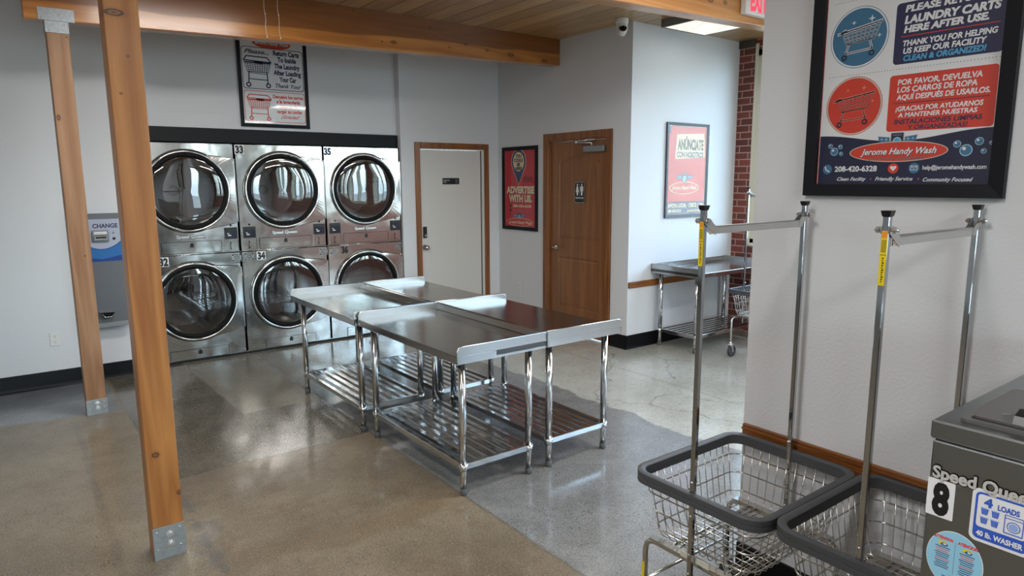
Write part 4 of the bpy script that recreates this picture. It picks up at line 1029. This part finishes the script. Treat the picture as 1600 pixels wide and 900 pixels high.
def draw_adv(a):
    w, h = .67, .975
    a.rect(.03, w-.03, .03, h-.03, 0, 'poster_red'); a.rect(.03, .13, .03, h-.03, 1, 'poster_darkred' if 0 else 'poster_red')
    a.rect(.40, .57, .565, .625, 1, 'poster_darkred')
    cx, cy_, r = .315, .80, .135
    def pin(R, tip):
        pts = [(cx+R*math.cos(math.radians(a_)), cy_+R*1.02*math.sin(math.radians(a_))) for a_ in range(-25, 206, 11)]
        return [(cx, tip)]+pts
    a.poly(pin(r+.008, .525), 2, 'poster_sand'); a.poly(pin(r, .535), 3, 'sign_blue'); a.poly(ellipse(cx, cy_, .105, .112), 4, 'poster_sand')
    for s_, hw, y in (('YOU', .055, .848), ('COULD', .085, .800), ('BE', .030, .752), ('HERE', .063, .704)): a.text(s_, cx-hw, cx+hw, y, y+.036, 5, 'ink_black', .035)
    for k_, m_, o_ in ((2, 'sign_blue', .005), (3, 'poster_sand', 0)):
        a.text('ADVERTISE', .075+o_, .61+o_, .435-o_, .512-o_, k_, m_, .045); a.text('WITH US.', .125+o_, .565+o_, .335-o_, .412-o_, k_, m_, .045)
    a.text('208-420-6328', .20, .55, .270, .300, 2, 'poster_sand', .02); a.text('jeromehandywash.com', .20, .55, .222, .236, 2, 'ink_grey', .005)
    for y in (.285, .232): a.poly(ellipse(.155, y, .02, .018, 16), 2, 'ink_navy')
    washer_mark(a, .325, .118, .088, 2)
    a.ring(ellipse(.335, .095, .255, .050), ellipse(.335, .095, .248, .045), 6, 'poster_sand'); a.poly(ellipse(.335, .095, .247, .044), 6, 'poster_red')
    a.text('Jerome Handy Wash', .115, .56, .075, .110, 7, 'poster_sand', .01, .35)
framed('framed_poster', 'red ADVERTISE WITH US poster in black frame between the white and wooden doors', M_west(XB, 6.715, 1.112), .67, .975, .042, 'frame_black', draw_adv)

def draw_anun(a):
    w, h = .665, .96
    a.rect(.03, w-.03, .03, h-.03, 0, 'poster_red'); a.rect(.03, w-.03, .03, .165, 1, 'sign_blue'); a.rect(.03, .075, .86, h-.03, 1, 'sign_blue')
    cx = .33
    a.poly([(.14, .60), (.62, .62), (.60, .87), (.16, .85)], 1, 'poster_sand')
    a.text('ANÚNCIATE', .175, .595, .70, .80, 3, 'ink_black', .04); a.text('CON NOSOTROS', .165, .60, .62, .675, 3, 'ink_navy', .03)
    washer_mark(a, .30, .36, .1, 2); a.ring(ellipse(.30, .305, .235, .065), ellipse(.30, .305, .226, .058), 3, 'poster_sand')
    a.text('Jerome Handy Wash', .10, .50, .29, .33, 4, 'poster_sand', .012, .35)
    a.text('APOYA LOCAL · CRECE CON', .05, .62, .105, .145, 3, 'poster_sand', .02); a.text('208-420-6328', .05, .26, .055, .085, 3, 'poster_sand', .01); a.text('jeromehandywash.com', .36, .62, .055, .085, 3, 'poster_sand', .01)
framed('framed_poster', 'ANUNCIATE poster in grey frame with window glare, above the far corner table', M_north(5.430, YA, 1.305), .670, .965, .03, 'frame_grey', draw_anun, cover='cover_glare')

# ------------------------------------------------------------------ steel folding tables
TL, TD, TH, SP = 1.22, .602, .803, .045
def make_table(label, loc, rz, group):
    """local x along the table, +y is the back with the long splash; origin at floor centre"""
    t = thing('folding_table', label, 'table', loc, rz, group)
    x0, x1, y0, y1 = -TL/2+.003, TL/2-.003, -TD/2+.002, TD/2-.002
    m = MB().box(x0, x1, y0, y1, TH-.006, TH, 'table_steel', .002)
    m.box(x0, x1, y0, y0+.012, TH-.044, TH-.002, 'table_steel', .003).box(x0, x1, y1-.012, y1, TH-.044, TH-.004, 'table_steel').box(x0, x0+.012, y0+.003, y1, TH-.044, TH-.004, 'table_edge').box(x1-.012, x1, y0+.003, y1, TH-.044, TH-.004, 'table_edge')
    m.box(x0+.1, x1-.1, -.03, .03, TH-.04, TH-.006, 'table_edge')
    m.build('tabletop', t)
    # one bent splash wraps three sides; free front corners are rounded
    s = MB(); th = .010; r = .032
    s.box(x0, x1, y1-th, y1, TH, TH+SP, 'table_steel', .003)
    for sx in (-1, 1):
        xe = x0 if sx < 0 else x1-th
        pts = [(y1, TH-.03), (y0, TH-.03), (y0, TH+SP-r)]+[(y0+r-r*math.cos(math.radians(a_)), TH+SP-r+r*math.sin(math.radians(a_))) for a_ in (18, 36, 54, 72, 90)]+[(y1, TH+SP)]
        vs = [(xe, y, z) for y, z in pts]+[(xe+th, y, z) for y, z in pts]; n = len(pts)
        s.add(vs, [tuple(range(n)), tuple(range(n, 2*n))[::-1]]+[(i, n+i, n+(i+1) % n, (i+1) % n) for i in range(n)], 'table_edge')
        s.tube([(xe+th/2, y, z) for y, z in pts[2:]], .0055, 'table_edge', 8)
    s.build('backsplash', t)
    lx, ly = .532, .226
    legs = []
    for sx in (-1, 1):
        for sy in (-1, 1):
            g = MB(T(sx*lx, sy*ly, 0))
            g.lathe([(.0, .150), (.0205, .150), (.0205, TH-.012), (0, TH-.012)], 'tube_steel', 20)
            g.lathe([(.0, .03), (.0185, .03), (.0185, .152)], 'tube_steel', 20)
            g.lathe([(.0205, .150), (.0225, .152), (.0225, .172), (.0205, .175)], 'tube_steel', 20)
            for zz in (.30, .345):      # adjustment holes
                for an in (-90, 180, 0, 90): g.lathe([(0, .0), (.0032, 0), (0, .0004)], 'dark_gap', 8, RZ(math.radians(an)) @ T(.0206, 0, zz) @ RY(H))
            L = g.build('leg', t)
            MB(T(sx*lx, sy*ly, 0)).lathe([(0, 0), (.017, 0), (.0205, .006), (.0205, .036), (.018, .038), (0, .038)], 'grey_foot', 20).build('foot', L)
    u = MB(); z1 = .178; z0 = z1-.034
    for sx in (-1, 1): u.box(sx*lx-.012, sx*lx+.012, -ly+.018, ly-.018, z0, z1, 'shelf_steel', .002)
    for sy in (-1, 1): u.box(-lx+.014, lx-.014, sy*ly-.013, sy*ly+.013, z0, z1, 'shelf_steel', .002)
    N = 6
    for i in range(N):
        yc = -ly+(i+1)*2*ly/(N+1)
        prof = [(-.019, -.016), (-.017, 0), (.017, 0), (.019, -.016), (.0165, -.016), (.0155, -.002), (-.0155, -.002), (-.0165, -.016)]
        pts = prof; K = len(pts); seg = 12; vs = []
        for e in range(seg+1):
            xx = -lx+.012+(2*lx-.024)*e/seg
            for a_, b_ in pts: vs.append((xx, yc+a_, z1-.001+b_))
        u.add(vs, [(e*K+j, e*K+(j+1) % K, (e+1)*K+(j+1) % K, (e+1)*K+j) for e in range(seg) for j in range(K)], 'shelf_steel')
    # corner sockets gripping the legs
    for sx in (-1, 1):
        for sy in (-1, 1): u.lathe([(.0206, z0-.004), (.026, z0-.004), (.026, z1+.002), (.0206, z1+.002)], 'tube_steel', 16, T(sx*lx, sy*ly, 0), True)
    u.build('undershelf', t)
    return t
GRP = 'stainless folding tables in the middle of the room'
YN, YF = 2.862+TL/2, 2.862+TL*1.5+.004
proto = make_table('stainless folding table in the front left of the four, nearest the camera', (2.096, YN, 0), -H, GRP)
def table_copy(label, loc, rz, group):
    c = copy_tree(proto); c.location = loc; c.rotation_euler = (0, 0, rz); c['label'] = label
    if group: c['group'] = group
    elif 'group' in c: del c['group']
    return c
table_copy('stainless folding table at the back left of the four, before the middle dryer', (2.070, YF, 0), -H, GRP)
table_copy('stainless folding table at the front right of the four, beside the walkway', (2.704, YN+.004, 0), H, GRP)
table_copy('stainless folding table at the back right of the four, towards the white door', (2.690, YF, 0), H, GRP)
table_copy('steel folding table against the bright far wall under the grey framed poster', (5.862, YA-TD/2-.004, 0), 0, None)

# ------------------------------------------------------------------ laundry carts
def make_cart(label, loc, rz, group):
    t = thing('laundry_cart', label, 'cart', loc, rz, group)
    hx, hy, zr = .315, .268, .665
    def ring(zz, ix, r_, n=6): return [(x, y, zz) for x, y in rrect(-hx+ix, hx-ix, -hy+ix, hy-ix, r_, n)]
    # bumper rim
    m = MB(); sec = [(0, -.002), (.006, .0), (.022, .0), (.028, -.004), (.028, -.040), (.022, -.044), (.006, -.044), (0, -.041), (0, -.024), (.003, -.022), (0, -.020)]
    rings = [[(x, y, zr+dz) for x, y in rrect(-hx+dx, hx-dx, -hy+dx, hy-dx, max(.03, .075-dx), 8)] for dx, dz in sec]
    n = len(rings[0]); K = len(rings); vs = [p for r_ in rings for p in r_]
    m.add(vs, [(k*n+i, k*n+(i+1) % n, ((k+1) % K)*n+(i+1) % n, ((k+1) % K)*n+i) for k in range(K) for i in range(n)], 'rubber_grey', True)
    o = m.build('bumper_rim', t)
    e = o.modifiers.new('e', 'EDGE_SPLIT'); e.split_angle = math.radians(35)
    # wire basket
    w = MB(); zb = .405; inset = lambda z: .030+.042*(zr-.03-z)/(zr-.03-zb)
    for zz in (.585, .515, .445): w.tube(ring(zz, inset(zz)-.003, .055), .0030, 'chrome_soft', 6, closed=True)
    nx, ny = 13, 11; zt = zr-.035
    for i in range(nx):
        f = -1+2*i/(nx-1); pts = []
        for sgn in (-1, 1):
            seq = [(zt, inset(zt)), (.52, inset(.52)), (zb+.035, inset(zb+.035)), (zb+.010, inset(zb)+.006), (zb, inset(zb)+.022)]
            if sgn == 1: seq = seq[::-1]
            for z_, d_ in seq: pts.append((f*(hx-.06-d_*.55), sgn*(hy-d_), z_))
        w.tube(pts, .0019, 'chrome_soft', 5)
    for i in range(ny):
        f = -1+2*i/(ny-1); pts = []
        for sgn in (-1, 1):
            seq = [(zt, inset(zt)), (.52, inset(.52)), (zb+.035, inset(zb+.035)), (zb+.010, inset(zb)+.006), (zb, inset(zb)+.022)]
            if sgn == 1: seq = seq[::-1]
            for z_, d_ in seq: pts.append((sgn*(hx-d_), f*(hy-.06-d_*.55), z_))
        w.tube(pts, .0019, 'chrome_soft', 5)
    w.build('wire_basket', t)
    # undercarriage: two hoops plus tie rods
    fr = MB(); gx, gy = hx-.062, hy-.035
    for sx in (-1, 1):
        X_ = sx*gx; r_ = .045; zt_ = zb-.018
        pts = [(X_, -gy, .115), (X_, -gy, zt_-r_)]+[(X_, -gy+r_-r_*math.cos(math.radians(a_)), zt_-r_+r_*math.sin(math.radians(a_))) for a_ in (30, 60, 90)]
        pts += [(X_, gy-r_+r_*math.sin(math.radians(a_)), zt_-r_+r_*math.cos(math.radians(a_))) for a_ in (0, 30, 60)]+[(X_, gy, zt_-r_), (X_, gy, .115)]
        fr.tube(pts, .0105, 'chrome_soft', 10)
        fr.box(X_-.016, X_+.016, -gy+.03, gy-.03, zt_+.010, zt_+.016, 'chrome_soft')
    for sy in (-1, 1): fr.tube([(-gx, sy*gy, .215), (gx, sy*gy, .215)], .006, 'chrome_soft', 8); fr.tube([(-gx, sy*gy*.55, zt_+.004), (gx, sy*gy*.55, zt_+.004)], .006, 'chrome_soft', 8)
    for sy in (-.1, .1): fr.tube([(-gx, sy, zt_+.006), (gx, sy, zt_+.006)], .004, 'chrome_soft', 6)
    frame = fr.build('undercarriage', t)
    MB().box(-gx-.0165, -gx-.0125, -.06, .06, zb-.006, zb+.014, 'paper_cream').build('maker_plate', frame)
    MB().box(-gx-.012, -gx-.0103, gy-.006, gy+.006, .17, .29, 'sticker_yellow').build('yellow_sticker', frame)
    for sx in (-1, 1):
        for sy in (-1, 1):
            c = MB(T(sx*gx, sy*gy, 0)); off = -.028 if sy > 0 else .022
            c.lathe([(0, .132), (.020, .132), (.024, .126), (.024, .118), (.017, .113), (0, .113)], 'zinc', 16).lathe([(.0, .150), (.0135, .150), (.0135, .130)], 'chrome_soft', 12)
            for q_ in (-1, 1):
                c.add([(q_*.016, -.018, .118), (q_*.016, .018, .118), (q_*.016, off+.010, .052), (q_*.016, off-.010, .052), (q_*.0185, -.018, .118), (q_*.0185, .018, .118), (q_*.0185, off+.010, .052), (q_*.0185, off-.010, .052)],
                      [(0, 1, 2, 3), (7, 6, 5, 4), (0, 4, 5, 1), (1, 5, 6, 2), (2, 6, 7, 3), (3, 7, 4, 0)], 'zinc')
            c.box(-.0185, .0185, -.018, .018, .112, .118, 'zinc')
            ca = c.build('caster', t)
            Mw = T(sx*gx, sy*gy+off, .056) @ RY(H)
            MB().lathe([(.0, -.012), (.030, -.011), (.034, -.013), (.052, -.012), (.056, -.007), (.056, .007), (.052, .012), (.034, .013), (.030, .011), (0, .012)], 'wheel_rubber', 28, Mw)\
                .lathe([(0, -.014), (.012, -.013), (.014, -.011)], 'zinc', 16, Mw).lathe([(0, .014), (.012, .013), (.014, .011)], 'zinc', 16, Mw).build('wheel', ca)
    # hanging rack: two square poles and a cross bar
    hp = .298; top = 1.605
    for sx in (-1, 1):
        X_ = sx*(hp-.006); p = MB()
        p.box(X_-.0085, X_+.0085, -.0085, .0085, .30, top, 'pole_chrome', .002)
        for zz in (.37, .44, .58, .70): p.lathe([(0, .003), (.004, .002), (.0045, 0)], 'zinc', 10, T(X_-.0085, 0, zz) @ RY(-H))
        p.lathe([(0, .008), (.006, .006), (.007, 0)], 'zinc', 12, T(X_-sx*.0085, 0, .70) @ RY(-sx*H))
        P = p.build('pole', t)
        k = MB(); k.box(X_-.0100, X_+.0100, -.0100, .0100, top-.002, top+.006, 'plastic_black', .002)
        k.add([(X_-.0100, -.0100, top), (X_+.0100, -.0100, top), (X_+.013, -.013, top+.014), (X_-.013, -.013, top+.014), (X_-.0100, .0100, top), (X_+.0100, .0100, top), (X_+.013, .013, top+.014), (X_-.013, .013, top+.014)],
              [(0, 1, 2, 3), (7, 6, 5, 4), (1, 5, 6, 2), (4, 0, 3, 7), (3, 2, 6, 7)], 'plastic_black'); k.build('pole_cap', P)
    hb = MB(); zz = top-.055
    hb.box(-hp+.03, hp-.03, -.010, -.004, zz-.022, zz+.002, 'pole_bar', .001); hb.box(-hp+.03, hp-.03, -.010, .012, zz-.001, zz+.003, 'pole_bar', .001)
    for sx in (-1, 1):      # gusset tabs running up to the poles, each with a through bolt
        X_ = sx*(hp-.006); tab_ = [(X_-sx*.010, zz+.030), (X_+sx*.0125, zz+.030), (X_+sx*.0125, zz+.014), (X_-sx*.050, zz-.026), (X_-sx*.050, zz+.002)]
        for yy in (-.0110, .0095): hb.prism(tab_, -.001, .001, 'pole_bar', T(0, yy, 0) @ RX(H))
        hb.tube([(X_, -.030, zz+.020), (X_, .030, zz+.020)], .004, 'zinc', 8)
        for yy in (-.024, .018): hb.lathe([(0, 0), (.009, 0), (.009, .007), (0, .007)], 'zinc', 6, T(X_, yy+.007, zz+.020) @ RX(H), False)
    HB = hb.build('hanging_bar', t)
    MB().box(-hp+.030, -hp+.048, -.0113, -.0101, zz-.018, zz-.004, 'sticker_orange').build('orange_sticker', HB)
    Xo = -(hp-.006)
    a = MB().box(Xo-.0096, Xo-.0086, -.0080, .0080, 1.428, 1.568, 'sticker_yellow').box(Xo-.0100, Xo-.0095, -.0072, .0072, 1.550, 1.566, 'sticker_orange')
    for i in range(9): a.box(Xo-.0100, Xo-.0095, -.006, .006, 1.514+.0036*i, 1.5155+.0036*i, 'ink_brown')
    a.box(Xo-.0100, Xo-.0095, -.0078, .0078, 1.506, 1.5075, 'ink_brown')
    for i in range(11): a.box(Xo-.0099, Xo-.0095, -.001-.0012*(i % 3), .0015, 1.436+.006*i, 1.440+.006*i, 'ink_brown')
    a.build('warning_sticker', t)
    return t
plain('pole_bar', (.62, .62, .61, 1), .28, metal=1)
CG = 'wire laundry carts with hanging racks'
cart = make_cart('wire laundry cart with grey bumper rim, farther of the two by the near wall', (2.050, 1.338, 0), 0, CG)
c2 = copy_tree(cart); c2.location = (2.084, .800, 0); c2['label'] = 'wire laundry cart with grey bumper rim, right beside the washer numbered 8'
c3 = copy_tree(cart); c3.location = (5.730, 3.56, 0); c3.rotation_euler = (0, 0, -H); c3['label'] = 'wire laundry cart far off beside the corner table, cut by the partition edge'

# ------------------------------------------------------------------ washer 8
def make_washer():
    xf, yl, zt = 1.41, .517, 1.235; wd = .74; dp = XN-.03-xf
    t = thing('washing_machine', 'stainless top-dispenser washer numbered 8 with stickers in the lower right corner', 'washer', (xf, yl, 0))
    # local: x depth towards the wall, y = -u (u right along the front), z up
    F = RZ(-H) @ RX(H)      # art: u -> -Y, v -> Z, out -> -X
    b = MB(); b.box(.004, dp, -wd, -.004, .12, zt-.040, 'washer_steel', .004).box(.03, dp, -wd+.02, -.03, 0, .12, 'dark_gap')
    b.box(.009, dp, -wd+.003, -.008, zt-.043, zt-.036, 'dark_gap'); b.build('cabinet', t)
    MB().box(0, dp, -wd, 0, zt-.037, zt, 'washer_steel', .0035).build('top_panel', t)
    # detergent drawer lid on top
    d = MB(T(.035, -.035, zt)); w_, l_ = .31, .30
    vs0 = rrect(0, l_, -w_, 0, .012, 4)
    d.prism(vs0, 0, .006, 'grey_bezel'); d.prism(rrect(.016, l_-.016, -w_+.016, -.014, .004, 2), .006, .0068, 'dark_gap')
    D = d.build('dispenser_bezel', t)
    d = MB(T(.035, -.035, zt)); d.prism(rrect(.019, l_-.019, -w_+.019, -.017, .004, 2), .0068, .0115, 'grey_lid'); L = d.build('dispenser_lid', D)
    hnd = MB(T(.035, -.035, zt)); pr = [(.020, .0115), (.028, .026), (.055, .034), (.085, .030), (.11, .0115)]
    vs = [(x_, -.080, z_) for x_, z_ in pr]+[(x_, -.20, z_) for x_, z_ in pr]; n = len(pr)
    hnd.add(vs, [tuple(range(n)), tuple(range(n, 2*n))[::-1]]+[(i, (i+1) % n, n+(i+1) % n, n+i) for i in range(n)], 'plastic_black'); hnd.build('lid_handle', L)
    a = Art(T(.035, -.035, zt+.0116)); 
    for i in range(3): a.stroke([(.14+.02*i, -.10), (.15+.02*i, -.12), (.13+.02*i, -.135)], .002, 1, 'ink_grey')
    a.poly([(.065, -.048), (.078, -.050), (.078, -.062), (.066, -.060)], 1, 'ink_grey'); a.build('lid_print', L)
    # door below
    M = T(-.0, -wd/2, .62) @ RY(-H)
    o = MB().lathe([(.16, .0), (.27, .0), (.275, .02), (.26, .045), (.20, .05), (.165, .03)], 'washer_steel', 56, M).build('door', t)
    MB().lathe([(.165, .03), (.12, .045), (0, .06)], 'door_glass', 40, M).build('door_glass', o)
    MB().lathe([(0, .001), (.166, .001)], 'plastic_black', 40, M).build('door_seal', o)
    # brand lettering and stickers on the front
    def art(u, v): return Art(T(-.0008+.004, -u, v) @ F)
    a = art(.010, 1.118); a.eps = .0009
    for dx_, dy_ in ((-.0014, 0), (.0014, 0), (0, -.0014), (0, .0014)): a.text(LOGO_N, dx_, .172+dx_, .003+dy_, .0275+dy_, 0, 'ink_black', .055)
    a.text(LOGO_N, .0005, .1715, .0035, .0270, 2, 'logo_shine', .024)
    a.build('brand_lettering', t)
    a = art(-.000+.004, 1.042); a.prism(rrect(0, .048, 0, .076, .001, 1), 0, .0006, 'sticker_white'); a.text('8', .010, .040, .008, .068, 3, 'ink_black', .05); a.build('number_label', t)
    # 4 LOADS sticker
    a = art(.081, 1.022); W_, H_ = .098, .104
    a.prism(rrect(0, W_, 0, H_, .012), 0, .0006, 'sticker_white'); a.poly(rrect(.006, W_-.006, .006, H_-.006, .009), 3, 'ink_blue'); a.poly(rrect(.010, W_-.010, .030, H_-.010, .006), 4, 'sticker_white')
    a.text('4', .020, .034, .073, .089, 5, 'ink_blue', .05); a.text('LOADS', .042, .076, .073, .083, 5, 'ink_blue', .03)
    a.text('40 lb. WASHER', .012, .086, .0125, .0225, 5, 'sticker_white', .025)
    for i in range(2):
        for j in range(2):
            x_, y_ = .016+i*.017, .038+j*.018
            a.poly([(x_+.002, y_), (x_+.011, y_), (x_+.0125, y_+.011), (x_+.0005, y_+.011)], 5, 'ink_blue'); a.rect(x_-.0005, x_+.0135, y_+.011, y_+.0135, 5, 'ink_lightblue')
            for q_ in range(3): a.rect(x_+.0025, x_+.0105, y_+.002+.003*q_, y_+.0028+.003*q_, 6, 'ink_lightblue')
    a.ring(rrect(.054, .084, .034, .070, .001, 1), rrect(.0555, .0825, .0355, .0685, .001, 1), 5, 'ink_blue'); a.rect(.0555, .0825, .063, .0645, 5, 'ink_blue')
    a.poly(ellipse(.069, .049, .0105, .0105, 24), 5, 'ink_blue'); a.poly(ellipse(.069, .049, .009, .009, 24), 6, 'sticker_white'); a.poly(ellipse(.069, .049, .0075, .0075, 24), 7, 'ink_lightblue')
    a.rect(.056, .082, .0355, .037, 5, 'ink_lightblue'); a.build('loads_sticker', t)
    # oval attention sticker
    a = art(.014, .905); cx, cy_, rx, ry = .048, .059, .0495, .059
    a.add([(x_, y_, 0) for x_, y_ in ellipse(cx, cy_, rx, ry)], [tuple(range(48))], 'sticker_white'); a.poly(ellipse(cx, cy_, rx-.0015, ry-.0015), 2, 'oval_blue')
    a.rect(cx-.0003, cx+.0003, .030, .098, 3, 'ink_grey')
    for sx, word in ((-1, 'ATTENTION'), (1, 'ATENCION')):
        c0 = cx+sx*.021; a.text(word, c0-.017, c0+.017, .0955, .1015, 3, 'ink_red', .04)
        a.poly(ellipse(c0, .087, .009, .005, 20), 3, 'sticker_yellow'); a.poly(ellipse(c0+.002, .0855, .0065, .0035, 20), 4, 'change_blue'); a.poly(ellipse(c0+.003, .0865, .003, .0015, 12), 5, 'sticker_white')
        for i in range(11):
            hw = .013-.004*((i*7) % 3)/3; a.rect(c0-hw, c0+hw, .0785-.0042*i, .0800-.0042*i, 3, 'ink_red' if i in (1, 2, 6) else 'ink_navy')
    washer_mark(a, cx, .012, .014, 4); a.poly(ellipse(cx, .010, .022, .0045, 24), 8, 'ink_red'); a.text('Jerome Handy Wash', cx-.018, cx+.018, .0085, .0115, 9, 'sticker_white', .01, .3)
    a.build('attention_sticker', t)
plain('grey_bezel', srgb(92, 90, 88), .4); plain('grey_lid', srgb(84, 82, 82), .35)
make_washer()

# ------------------------------------------------------------------ outside, seen only through and in reflections of the windows
struct('ground', MB().box(-40, 60, -50, 50, -.45, -.15, 'asphalt'))
def shrub(label, x, y, s):
    m = MB(); rnd = random.Random(int(x*100+y*7))
    for i in range(150):
        a_, b_ = rnd.uniform(0, 6.283), rnd.uniform(-.2, 1.4); r_ = s*rnd.uniform(.6, 1)
        c = Vector((r_*math.cos(a_)*math.cos(b_), r_*math.sin(a_)*math.cos(b_), s*.5+r_*math.sin(b_)*.9))
        u_ = Vector((rnd.uniform(-1, 1), rnd.uniform(-1, 1), rnd.uniform(-1, 1))).normalized()*.09*s; v_ = u_.orthogonal()
        m.add([c-u_, c+v_, c+u_, c-v_], [(0, 1, 2, 3)], 'leaf')
    m.lathe([(0, 0), (s*.5, .0), (s*.8, s*.5), (s*.6, s*1.0), (0, s*1.25)], 'leaf', 12)
    o = m.build('shrub'); o.location = (x, y, -.15); tag(o, label, 'shrub', 'shrubs outside the windows')
for i, y in enumerate((3.4, 1.0, -1.4, -3.8)): shrub('green shrub outside the brick wall, below window '+('one', 'two', 'three', 'four')[i], EX+1.6, y, .75)
o = MB().box(24, 30, -20, 16, -.15, 4.6, 'stucco').box(23.8, 30.2, -20.2, 16.2, 4.6, 5.0, 'brick').build('shop_building'); tag(o, 'pale flat-roofed building across the parking lot', 'building')
